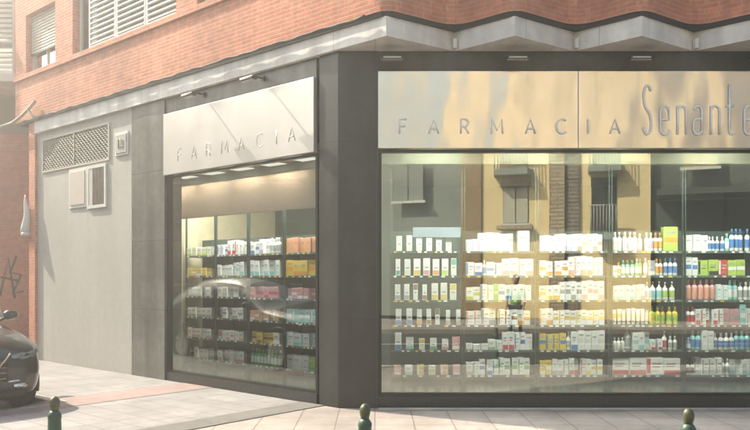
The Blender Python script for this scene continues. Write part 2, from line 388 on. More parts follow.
# brick cap (soldier course) under the side windows
mb = MB(); mb.prism([Lt(-.2, -.115), Lt(8.3, -.115), Lt(8.3, .10), Lt(-.2, .10)], 5.121, 5.20, 'brick'); bchild(mb, 'brick_ledge')
# rendered side wall
mb = MB(); mb.prism([Lt(4.38, 0), Lt(7.56, 0), Lt(7.56, .3), Lt(4.38, .3)], 0, 4.09, 'render_wall'); bchild(mb, 'rendered_wall')
# back bulk so that no light leaks behind the shop
mb = MB(); mb.prism([Lt(7.5, .31), Lt(7.5, 6), (9.1, 15), (9.1, 12.9), (0.3, 12.9), Lt(4.7, 4.6), Lt(4.7, .31)], 0, 4.08, 'plaster_dark'); bchild(mb, 'rear_wall')
mb = MB(); mb.box(5.9, 8.6, 0, 9.1, 12.8, 4.085, 'plaster_dark'); bchild(mb, 'party_wall')
# dark cladding: corner column, lintel, pier, plinth
mb = MB()
mb.prism([(.034, FY), (.034, FY + .25), Lt(.36, .25), Lt(.36, 0.05), Lt(.30, 0), (-.424, FY)], 0, 4.088, 'clad_panels')
bchild(mb, 'corner_column')
mb = MB(); mb.box(.036, FY + .01, 3.852, 9.1, FY + .3, 4.088, 'clad_panels'); bchild(mb, 'lintel')
mb = MB(); mb.box(.036, FY + .015, 0, 9.1, FY + .16, .135, 'granite_dark'); bchild(mb, 'plinth')
mb = MB(); mb.box(-3.49, .008, 3.852, -.362, .3, 4.088, 'clad_side_lit'); bchild(mb, 'lintel', True)
mb = MB(); mb.box(-4.378, -.012, 0, -3.49, .28, 4.086, 'clad_side_lit'); bchild(mb, 'clad_pier', True)
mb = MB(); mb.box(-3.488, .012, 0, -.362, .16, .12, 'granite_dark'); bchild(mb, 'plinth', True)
# shop windows
W1 = empty('display_window', (0, 0, 0)); W1.parent = B; W1.location = -C0
mb = MB()
mb.box(.036, FY + .03, .136, .075, FY + .10, 2.965, 'frame_dark'); mb.box(9.0, FY + .03, .136, 9.1, FY + .10, 2.965, 'frame_dark')
mb.box(.075, FY + .03, .136, 9.0, FY + .10, .168, 'frame_dark'); mb.box(.075, FY + .03, 2.93, 9.0, FY + .10, 2.965, 'frame_dark')
mb.build('frame', W1)
for a, b in ((.075, 2.66), (2.664, 5.3), (5.304, 9.0)):
    mb = MB(); mb.poly([(a, FY + .06, .168), (b, FY + .06, .168), (b, FY + .06, 2.93), (a, FY + .06, 2.93)], 'shop_glass'); mb.build('pane', W1)
W2 = empty('display_window', (0, 0, 0), rotz=LR); W2.parent = B
mb = MB()
mb.box(-3.488, .03, .121, -3.44, .10, 2.965, 'frame_dark'); mb.box(-.40, .03, .121, -.362, .10, 2.965, 'frame_dark')
mb.box(-3.44, .03, .121, -.40, .10, .155, 'frame_dark'); mb.box(-3.44, .03, 2.94, -.40, .10, 2.965, 'frame_dark')
mb.build('frame', W2)
mb = MB(); mb.poly([(-3.44, .06, .155), (-.40, .06, .155), (-.40, .06, 2.94), (-3.44, .06, 2.94)], 'side_glass'); mb.build('pane', W2)
# upper side windows
def louvres(mb, x0, x1, y, z0, z1, m, pitch=.062, tilt=.022):
    n = int((z1 - z0) / pitch)
    for i in range(n):
        z = z0 + (i + .5) * (z1 - z0) / n; h = pitch * .42
        mb.poly([(x0, y - tilt, z - h), (x1, y - tilt, z - h), (x1, y + tilt, z + h), (x0, y + tilt, z + h)], m)
        mb.poly([(x0, y - tilt, z - h), (x1, y - tilt, z - h), (x1, y + tilt, z - h - .004), (x0, y + tilt, z - h - .004)], m)
def upper_window(u0, u1, z0, z1, kind):
    wn = empty('window', (0, 0, 0), rotz=LR); wn.parent = B
    mb = MB(); t = .05
    mb.box(-u1, .04, z0, -u1 + t, .10, z1, 'shutter_white'); mb.box(-u0 - t, .04, z0, -u0, .10, z1, 'shutter_white')
    mb.box(-u1 + t, .04, z0, -u0 - t, .10, z0 + t, 'shutter_white'); mb.box(-u1 + t, .04, z1 - t, -u0 - t, .10, z1, 'shutter_white')
    mid = -(u0 + u1) / 2
    mb.box(mid - .025, .045, z0 + t, mid + .025, .095, z1 - t, 'shutter_white')
    mb.build('frame', wn)
    mb = MB(); mb.poly([(-u1 + t, .07, z0 + t), (-u0 - t, .07, z0 + t), (-u0 - t, .07, z1 - t), (-u1 + t, .07, z1 - t)], 'house_glass'); mb.build('pane', wn)
    mb = MB(); mb.box(-u1, .14, z0, -u0, .2, z1, 'plaster_grey' if kind == 'blind' else 'plaster_dark'); mb.build('curtain', wn)
    if kind == 'blind':
        mb = MB(); louvres(mb, -u1 + .01, -u0 - .01, .015, z0 + .37, z1, 'shutter_beige', .05, .004); mb.box(-u1 + .01, -.0, z0 + .34, -u0 - .01, .03, z0 + .37, 'frame_dark'); mb.build('roller_shutter', wn)
    else:
        n = 3; span = (u1 - u0) - .42
        for i in range(n):
            a = -u1 + .42 + span * i / n; b = -u1 + .42 + span * (i + 1) / n - .02
            sf = empty('louvred_shutter', (0, 0, 0)); sf.parent = wn
            mb = MB(); mb.box(a, -.02, z0 + .02, a + .04, .02, z1 - .02, 'shutter_white'); mb.box(b - .04, -.02, z0 + .02, b, .02, z1 - .02, 'shutter_white')
            mb.box(a + .04, -.02, z0 + .02, b - .04, .02, z0 + .07, 'shutter_white'); mb.box(a + .04, -.02, z1 - .07, b - .04, .02, z1 - .02, 'shutter_white'); mb.build('shutter_frame', sf)
            mb = MB(); louvres(mb, a + .04, b - .04, 0, z0 + .08, z1 - .08, 'shutter_white', .085, .028); mb.build('slats', sf)
upper_window(6.73, 7.85, 5.21, 6.27, 'blind')
upper_window(3.11, 6.09, 5.21, 6.74, 'louvre')
upper_window(.41, 2.59, 5.21, 6.74, 'louvre')
# small stone nibs under the valleys of the zigzag eaves
for i in range(6):
    x = PX[i] + .79
    mb = MB(); mb.box(x - .022, 8.51, 4.10, x + .022, 8.585, 4.21, 'concrete_white', .006); bchild(mb, 'drip_spout')

# ---- wall fittings on the side wall
def lthing(name, u, wd, z, label, cat, group=None): return empty(name, L(u, wd, z), label, cat, group, LR)
g = lthing('ventilation_grille', 6.19, -.02, 3.36, 'wide woven metal ventilation grille high on the pale rendered wall', 'grille')
mb = MB(); W_, H_ = 1.155, .6
mb.box(-W_, 0, 0, W_, .03, .03, 'panel_cream'); mb.box(-W_, 0, H_ - .03, W_, .03, H_, 'panel_cream'); mb.box(-W_, 0, .03, -W_ + .03, .03, H_ - .03, 'panel_cream'); mb.box(W_ - .03, 0, .03, W_, .03, H_ - .03, 'panel_cream')
mb.box(-.012, .0, .03, .012, .03, H_ - .03, 'panel_cream')
mb.build('frame', g)
mb = MB()
nrow = 15
for r_ in range(nrow):
    z = .045 + r_ * (H_ - .09) / (nrow - 1); pts = []
    for k in range(0, 93):
        x = -W_ + .03 + k * (2 * W_ - .06) / 92
        pts.append((x, .012, z + .011 * math.sin(k * math.pi / 2 + (math.pi if r_ % 2 else 0))))
    mb.tube(pts, .0075, 'grille_metal', 4)
mb.build('woven_mesh', g)
mb = MB(); mb.box(-W_ + .03, .024, .03, W_ - .03, .029, H_ - .03, 'shadow_gap'); mb.build('backing', g)
g = lthing('wall_hatch', 6.05, -.02, 2.66, 'plain cream hatch panel left of the barred vent on the rendered wall', 'hatch')
mb = MB(); mb.box(-.30, 0, 0, .30, .02, .66, 'concrete_white', .004); mb.build('frame', g)
mb = MB(); mb.box(-.25, -.012, .05, .25, .0, .61, 'panel_cream', .004); mb.build('cover', g)
g = lthing('barred_vent', 5.42, -.02, 2.62, 'small white framed vent with vertical bars under the wide grille', 'vent')
mb = MB(); mb.box(-.30, -.01, 0, -.25, .02, .70, 'shutter_white'); mb.box(.25, -.01, 0, .30, .02, .70, 'shutter_white'); mb.box(-.25, -.01, 0, .25, .02, .05, 'shutter_white'); mb.box(-.25, -.01, .65, .25, .02, .70, 'shutter_white')
mb.box(-.25, -.005, .05, -.13, .018, .65, 'panel_cream')
mb.build('frame', g)
mb = MB(); mb.box(-.13, .012, .05, .25, .018, .65, 'shadow_gap'); mb.build('backing', g)
mb = MB()
for k in range(8): mb.box(-.12 + k * .047, -.008, .05, -.098 + k * .047, .01, .65, 'grille_metal')
mb.build('bars', g)
g = lthing('alarm_box', 4.66, -.10, 3.42, 'small white alarm box on the wall beside the dark pier', 'alarm')
mb = MB(); mb.box(-.16, .068, 0, .16, .10, .30, 'render_wall', .010); mb.box(-.19, .08, -.03, .19, .099, .33, 'concrete_white', .006); mb.build('case', g)
mb = MB(); mb.tube([(-.06, .066, .08), (-.06, .066, .22), (0, .066, .22), (0, .066, .10), (.06, .066, .10), (.06, .066, .2)], .012, 'panel_cream', 6); mb.build('emblem', g)

# cable along the brick edge and across to the neighbour
mb = MB(); pts = []
for k in range(0, 170):
    u = 7.95 - k * .05
    pts.append(L(u, -.10, 4.345 + .005 * math.sin(k * .9) + .007 * math.sin(k * .37 + 1)))
mb.tube(pts, [.012 + .005 * math.sin(k * .6) for k in range(len(pts))], 'cable_dark', 6)
tag(mb.build('cable'), 'dark wavy cable stapled along the lower edge of the brickwork', 'cable')
mb = MB(); mb.tube([L(7.35, -.14, 4.62), L(7.6, -.15, 4.52), L(7.9, -.16, 4.42), L(8.3, -.15, 4.36), (-8.2, 15.2, 4.35), (-10, 15.95, 4.2)], .028, 'cable_grey', 8)
mb.tube([L(7.6, -.15, 4.50), L(7.5, -.11, 4.38), L(7.3, -.11, 4.34)], .022, 'cable_grey', 8)
tag(mb.build('cable_bundle'), 'thick grey cable bundle crossing from the brick corner to the neighbouring house', 'cable')

# ------------------------------------------------------------------ signs with raised letters
def arc_(cx, cy, rx, ry, a0, a1, n=7): return [(cx + rx * math.cos(R(a0 + (a1 - a0) * i / n)), cy + ry * math.sin(R(a0 + (a1 - a0) * i / n))) for i in range(n + 1)]
CAPS = {'F': [[(0, 0), (0, 1), (.6, 1)], [(0, .52), (.5, .52)]], 'A': [[(0, 0), (.42, 1), (.84, 0)], [(.17, .34), (.67, .34)]],
        'R': [[(0, 0), (0, 1), (.35, 1)] + arc_(.35, .74, .26, .26, 90, -90) + [(0, .48)], [(.33, .48), (.64, 0)]],
        'M': [[(0, 0), (.08, 1), (.5, .22), (.92, 1), (1, 0)]], 'C': [arc_(.48, .5, .48, .5, 48, 312, 12)], 'I': [[(0, 0), (0, 1)]]}
LOW = {'e': [[(0, .52), (1, .52), (1, .82)] + arc_(.5, .82, .5, .18, 0, 180) + [(0, .18)] + arc_(.5, .18, .5, .18, 180, 350)],
       'n': [[(0, 0), (0, 1)], [(0, .80)] + arc_(.5, .82, .5, .18, 180, 0) + [(1, 0)]],
       'a': [arc_(.5, .82, .48, .18, 165, 0) + [(1, 0)], [(1, .56), (.4, .54)] + arc_(.4, .38, .4, .16, 100, 180) + [(0, .18)] + arc_(.5, .18, .5, .18, 180, 340)],
       't': [[(.4, 1.75), (.4, .16)] + arc_(.62, .16, .22, .16, 180, 280, 4) + [(.95, .03)], [(0, 1.0), (.9, 1.0)]],
       'S': [arc_(.5, 1.42, .42, .30, 20, 180) + [(.12, 1.2), (.3, .95), (.8, .72), (.95, .48)] + arc_(.5, .30, .45, .28, 0, -165, 8)]}
def letters(parent, text, font, xs, z, sx, h, r, y, m='letter_steel'):
    for ch, x in zip(text, xs):
        mb = MB()
        for pl in font[ch]: mb.tube([(x + px_ * sx, y, z + pz * h) for px_, pz in pl], r, m, 8, flat=((0, 1, 0), .3))
        mb.build('letter', parent)
sg = empty('shop_sign', (0, FY, 2.97), 'long brushed steel fascia sign lettered FARMACIA and Senante above the wide window', 'sign')
for a, b in ((.036, 2.316), (2.322, 4.9), (4.906, 9.1)):
    mb = MB(); mb.box(a, -.035, 0, b, .02, .88, 'sign_steel', .004); mb.build('panel', sg)
k8 = 8.55 / 750
X = lambda p: (p - 375) * k8
letters(sg, 'FARMACIA', CAPS, [X(p) for p in (399.5, 428.5, 461, 491, 525.5, 556.5, 588, 610)], .165, .135, .165, .0105, -.045)
letters(sg, 'Senante', LOW, [X(p) for p in (643, 660.5, 677.5, 693.5, 711, 726, 744.5)], .155, .098, .325, .0128, -.044)
sg = empty('shop_sign', L(0, 0, 2.97), 'pale steel FARMACIA sign above the narrower side window', 'sign', rotz=LR)
mb = MB(); mb.box(-3.487, -.035, 0, -.364, .02, .88, 'sign_steel_side', .004); mb.build('panel', sg)
letters(sg, 'FARMACIA', CAPS, [-3.12, -2.79, -2.45, -2.12, -1.76, -1.40, -1.02, -.80], .17, .14, .17, .0055, -.0362, 'sign_steel_side')

def lamp(loc, rotz, label):
    t = empty('sign_lamp', loc, label, 'lamp', 'spot lamps above the shop signs', rotz)
    mb = MB(); mb.tube([(0, .02, .03), (0, -.10, .03), (0, -.20, .0)], .012, 'lamp_metal', 8); mb.box(-.03, -.0, 0, .03, .02, .06, 'lamp_metal', .004); mb.build('bracket', t)
    mb = MB(); mb.box(-.13, -.27, -.045, .13, -.19, -.0, 'lamp_metal', .012); mb.build('housing', t)
    mb = MB(); mb.box(-.115, -.262, -.052, .115, -.198, -.046, 'lamp_glass'); mb.tube([(-.10, -.275, -.028), (.10, -.275, -.028)], .010, 'shutter_white', 6); mb.build('lens', t)
for p, lb in ((392, 'dark spot lamp over the first letters of the wide steel sign'), (516, 'dark spot lamp above the middle of the word on the wide sign'), (638, 'dark spot lamp above the shop name on the wide sign'), (757, 'dark spot lamp at the right edge of the wide sign')):
    lamp(((p - 375) * 8.45 / 750, FY + .01, 3.97), 0, lb)
lamp(L(2.55, -.02, 3.97), LR, 'dark spot lamp over the left half of the side sign')
lamp(L(1.3, -.02, 3.97), LR, 'dark spot lamp over the right half of the side sign')

# ------------------------------------------------------------------ shop interior
room = [Lt(4.6, .12), Lt(.36, .12), (-.0, 8.80), (5.9, 8.80), (5.9, 12.85), (.3, 12.85), Lt(4.6, 4.5)]
mb = MB(); mb.prism(room, .02, .125, 'shop_tiles'); tag(mb.build('shop_floor'), kind='structure')
mb = MB(); mb.prism(room, 3.02, 3.10, 'shop_ceiling'); tag(mb.build('shop_ceiling'), kind='structure')
mb = MB(); mb.prism([Lt(4.42, .12), Lt(4.58, .12), Lt(4.58, 4.4), Lt(4.42, 4.4)], .125, 3.02, 'shop_wall_cream'); tag(mb.build('shop_side_wall'), kind='structure')
mb = MB(); mb.prism([(.0, 12.6), (5.85, 12.6), (5.85, 12.8), (.0, 12.8)], .125, 3.02, 'shop_wall_dark'); mb.prism([Lt(4.4, 2.9), Lt(1.6, 2.9), Lt(1.6, 3.1), Lt(4.4, 3.1)], .125, 3.02, 'shop_wall_dark'); tag(mb.build('shop_back_wall'), kind='structure')
# bulkhead behind the side window, blind cassette behind the wide one
mb = MB(); mb.box(-4.4, .58, 2.41, -.1, .582, 2.91, 'wood_slats'); mb.box(-4.4, .572, 2.395, -.1, .59, 2.41, 'blind_cream'); mb.box(-4.4, .56, 2.91, -.1, .60, 3.018, 'shop_ceiling'); tag(mb.build('slatted_blind', loc=C0, rotz=LR), 'pale pinkish slatted blind hanging inside the top of the side window', 'blind')
mb = MB(); mb.box(.08, FY + .14, 2.815, 5.85, FY + .142, 3.0, 'blind_fabric'); mb.box(.08, FY + .135, 2.80, 5.85, FY + .147, 2.815, 'blind_cream'); tag(mb.build('roller_blind'), 'narrow cream strip of roller blind across the top of the wide window', 'blind')
# lit ceiling panels; only the side window's front row is seen, the rest added
def clight(loc, rotz, label, s=.34, d=.34, m='added_fill_wide'):
    t = empty('ceiling_light', loc, label, 'ceiling light', 'lit square ceiling panels', rotz)
    mb = MB(); mb.box(-s / 2 - .02, -d / 2 - .02, -.02, s / 2 + .02, d / 2 + .02, 0, 'shutter_white'); mb.build('frame', t)
    mb = MB(); mb.box(-s / 2, -d / 2, -.026, s / 2, d / 2, -.021, m); mb.build('diffuser', t)
nm = ['first', 'second', 'third', 'fourth', 'fifth', 'sixth', 'seventh', 'eighth', 'ninth', 'tenth', 'eleventh', 'twelfth', 'thirteenth', 'fourteenth', 'fifteenth', 'sixteenth', 'seventeenth', 'eighteenth']
for i, u in enumerate((.95, 1.6, 2.25, 2.9, 3.55)): clight(L(u, .33, 3.018), LR, 'lit square ceiling panel inside the side window, %s from its right end' % nm[i], m='panel_soft')
for i, x in enumerate((.7, 1.75, 2.8, 3.85, 4.9)): clight((x, 8.97, 3.018), 0, 'added unseen ceiling fill panel inside the wide window, %s from the corner column' % nm[i], .6, .3)  # added row, hidden by the roller blind, to brighten the products

for i, u in enumerate((1.5, 2.3, 3.1, 3.9)): clight(L(u, .70, 3.018), LR, 'added unseen fill panel behind the slatted blind, %s from its right end' % nm[i], .6, .14, 'added_fill_side')  # hidden row put in to light the side shelves and the blind
for i, x in enumerate((.7, 1.66, 2.62, 3.58, 4.55)): clight((x, 9.62, 3.018), 0, 'added unseen fill panel close to the shelves, %s from the corner column' % nm[i], .6, .2, 'added_fill_low')  # second added row, out of sight, for more light on the shelves
# shelving bays
SH = [1.840, 1.520, 1.199, .873, .546, .219]
BW_ = .955
BAYN = ['corner', 'second', 'third', 'fourth', 'right']
def bay(loc, rotz, width, label, group, teal=False, top=2.2):
    t = empty('shelving_unit', loc, label, 'shelf', group, rotz)
    for s_ in (0, 1):
        x = .004 if s_ == 0 else width - .024
        mb = MB(); mb.box(x + .003, 0, .125, x + .017, .03, 3.0, 'upright_metal'); mb.build('upright', t)
        mb = MB(); mb.box(x, .33, .125, x + .02, .36, top, 'upright_metal'); mb.build('upright', t)
    mb = MB(); mb.box(.024, .345, .14, width - .024, .36, top, 'shelf_back_teal' if teal else 'shelf_back'); mb.build('back_panel', t)
    for z in SH:
        mb = MB(); mb.box(.025, .004, z - .028, width - .025, .343, z, 'shelf_board' if not teal else 'upright_metal', .002)
        xx = .05
        while xx < width - .1:
            if random.random() < .75: mb.box(xx, .0015, z - .024, xx + random.choice((.035, .05)), .003, z - .004, 'prod_' + random.choice(('white', 'white', 'cream', 'yellow')))
            xx += random.uniform(.07, .14)
        mb.build('shelf_board', t)
    if teal:
        mb = MB(); mb.box(.3, .006, top - .10, width - .03, .03, top + .03, 'lilac_board'); mb.build('header', t)
    return t
plain('lilac_board', (.22, .28, .33), .5)
FX = [.196 + i * .962 for i in range(6)]
for i in range(5):
    bay((FX[i], 9.8, 0), 0, BW_, ['shelving unit of hanging packs nearest the corner column', 'shelving unit of white cartons, second from the corner column', 'shelving unit of cartons, third from the corner column', 'shelving unit with yellow bottles, fourth from the corner column', 'rightmost shelving unit in the wide window'][i], 'shelving units behind the wide window', teal=(i == 0), top=2.12)
LU = [1.14, 1.93, 2.72, 3.51, 4.30]
for i in range(4):
    p = L(LU[i + 1], .9); bay((p.x, p.y, 0), LR, .785, 'shelving unit in the side window, %s from its right end' % nm[i], 'shelving units behind the side window', top=2.1)

# ---- products
PROTO = {}
def proto(kind, c1, c2, h, wd):
    """one item of each look, built once and copied"""
    key = (kind, c1, c2, round(h, 3), round(wd, 3))
    if key in PROTO: return PROTO[key], False
    a, b = 'prod_' + c1, 'prod_' + c2; dk = 'prod_grey'
    if kind in ('box', 'pack', 'carton'):
        d = .10 if kind != 'pack' else .035
        mb = MB(); mb.box(-wd / 2, 0, 0, wd / 2, d, h, a, .0025)
        y = -.0012
        def q(x0, z0, x1, z1, m, yy=y): mb.poly([(x0, yy, z0), (x1, yy, z0), (x1, yy, z1), (x0, yy, z1)], m)
        s = random.random(); x0, x1 = -wd / 2 + .004, wd / 2 - .004
        if kind == 'pack':
            q(x0, h * .62, x1, h * .95, b) if s < .4 else q(x0, h * .05, x1, h * .30, b)
            q(x0 * .6, h * .42, x1 * .6, h * .50, dk)
        elif s < .4: q(x0, .004, x1, h * .28, b); q(x0 * .75, h * .62, x1 * .5, h * .72, dk); q(x0 * .75, h * .5, x1 * .3, h * .545, b)
        elif s < .7: q(x0, h * .35, x1, h * .58, b); q(x0 * .7, h * .72, x1 * .7, h * .80, dk)
        else: q(x0, h * .08, x0 + wd * .22, h * .94, b); q(x0 + wd * .32, h * .6, x1 * .85, h * .70, dk); q(x0 + wd * .32, h * .44, x1 * .6, h * .49, b); q(x0 + wd * .32, h * .2, x1 * .5, h * .24, dk)
        o = mb.build({'box': 'medicine_box', 'pack': 'slim_pack', 'carton': 'carton'}[kind])
        o.data['k'] = 1
    else:
        r = wd / 2
        name = {'bottle': 'lotion_bottle', 'pump': 'pump_bottle', 'tube': 'cream_tube'}[kind]
        o = empty(name, (0, 0, 0))
        if kind == 'tube':
            mb = MB(); n = 12; rings = []
            for t in range(7):
                z = h * (.16 + .84 * t / 6); f = t / 6; rx = r * (.78 + .22 * f); ry = r * .75 * (1 - f) + .003
                rings.append([mb.bm.verts.new((rx * math.cos(2 * math.pi * k / n), r + ry * math.sin(2 * math.pi * k / n), z)) for k in range(n)])
            for i_, (ra, rb) in enumerate(zip(rings, rings[1:])):
                for k in range(n):
                    f = mb.bm.faces.new((ra[k], ra[(k + 1) % n], rb[(k + 1) % n], rb[k])); f.material_index = mb.mi(b if i_ in (2, 3) else a); f.smooth = True
            mb.bm.faces.new(rings[-1]); mb.bm.faces.new(rings[0][::-1]); mb.build('body', o)
            mb = MB(); mb.lathe([(r * .72, 0), (r * .75, h * .16)], a, 12, (0, r, 0)); mb.build('cap', o)
        else:
            hb = h * (.74 if kind == 'bottle' else .70)
            mb = MB(); mb.lathe([(r * .9, 0), (r, .006), (r, hb * .2), (r, hb * .72), (r, hb * .86), (r * .75, hb * .95), (r * .36, hb)], a, 14, (0, r, 0), mats=[a, a, b, a, a, a])
            mb.build('body', o)
            mb = MB()
            if kind == 'bottle': mb.lathe([(r * .42, hb), (r * .44, h * .98), (r * .38, h)], c2 and (b if random.random() < .5 else a), 12, (0, r, 0))
            else:
                mb.lathe([(r * .42, hb), (r * .42, hb + h * .07), (r * .14, hb + h * .08), (r * .14, h * .94), (r * .3, h * .95), (r * .3, h)], 'prod_white', 10, (0, r, 0))
                mb.tube([(0, r, h * .975), (0, r * .2, h * .97), (0, -.002, h * .93)], r * .13, 'prod_white', 6)
            mb.build('cap' if kind == 'bottle' else 'pump_head', o)
    PROTO[key] = o
    return o, True
KN = {'box': 'box', 'pack': 'slim pack', 'carton': 'carton', 'bottle': 'bottle', 'pump': 'pump bottle', 'tube': 'tube'}
KC = {'box': 'box', 'pack': 'pack', 'carton': 'carton', 'bottle': 'bottle', 'pump': 'bottle', 'tube': 'tube'}
DET = {'box': '%s box with %s print', 'pack': 'slim %s pack with %s print', 'carton': '%s carton with %s print', 'bottle': '%s bottle with %s label', 'pump': '%s pump bottle with %s label', 'tube': '%s tube with %s band'}
ROWN = ['top shelf', 'second shelf', 'third shelf', 'fourth shelf', 'fifth shelf', 'bottom shelf']
def fill(origin, rotz, width, row, runs, where, group, packed=True):
    """runs = [(kind, colour, print colour, count, height, item width, gap)] left to right"""
    x = .035; idx = 0
    rot = Matrix.Rotation(rotz, 3, 'Z')
    for kind, c1, c2, n, h, wd, gap in runs:
        for k in range(n):
            if kind == 'gap': x += wd; continue
            if x + wd > width - .026: return
            if random.random() < .07: x += random.uniform(.01, .03)
            hh = h + [0, .006, -.005][(idx * 7 + row) % 3] * (kind not in ('bottle',))
            o, fresh = proto(kind, c1, c2, hh, wd)
            if not fresh: o = copy_tree(o)
            o.location = Vector(origin) + rot @ Vector((x + wd / 2, .012 + random.choice((0, .004, .01, .02, .035)) * random.random() * 1.5, SH[row] + .0005))
            o.rotation_euler.z = rotz + R(random.uniform(-4, 4))
            adj = DET[kind] % (c1, c2)
            tag(o, '%s, %s from left, %s, %s' % (adj, nm[idx], ROWN[row], where), KC[kind], group)
            x += wd + gap; idx += 1
G1 = 'products on the shelves behind the wide window'
def run(k, c1, c2, n, h=.20, wd=.09, gap=.004): return (k, c1, c2, n, h, wd, gap)
def gp(w_): return ('gap', 0, 0, 1, 0, w_, 0)
Wd = 'white'
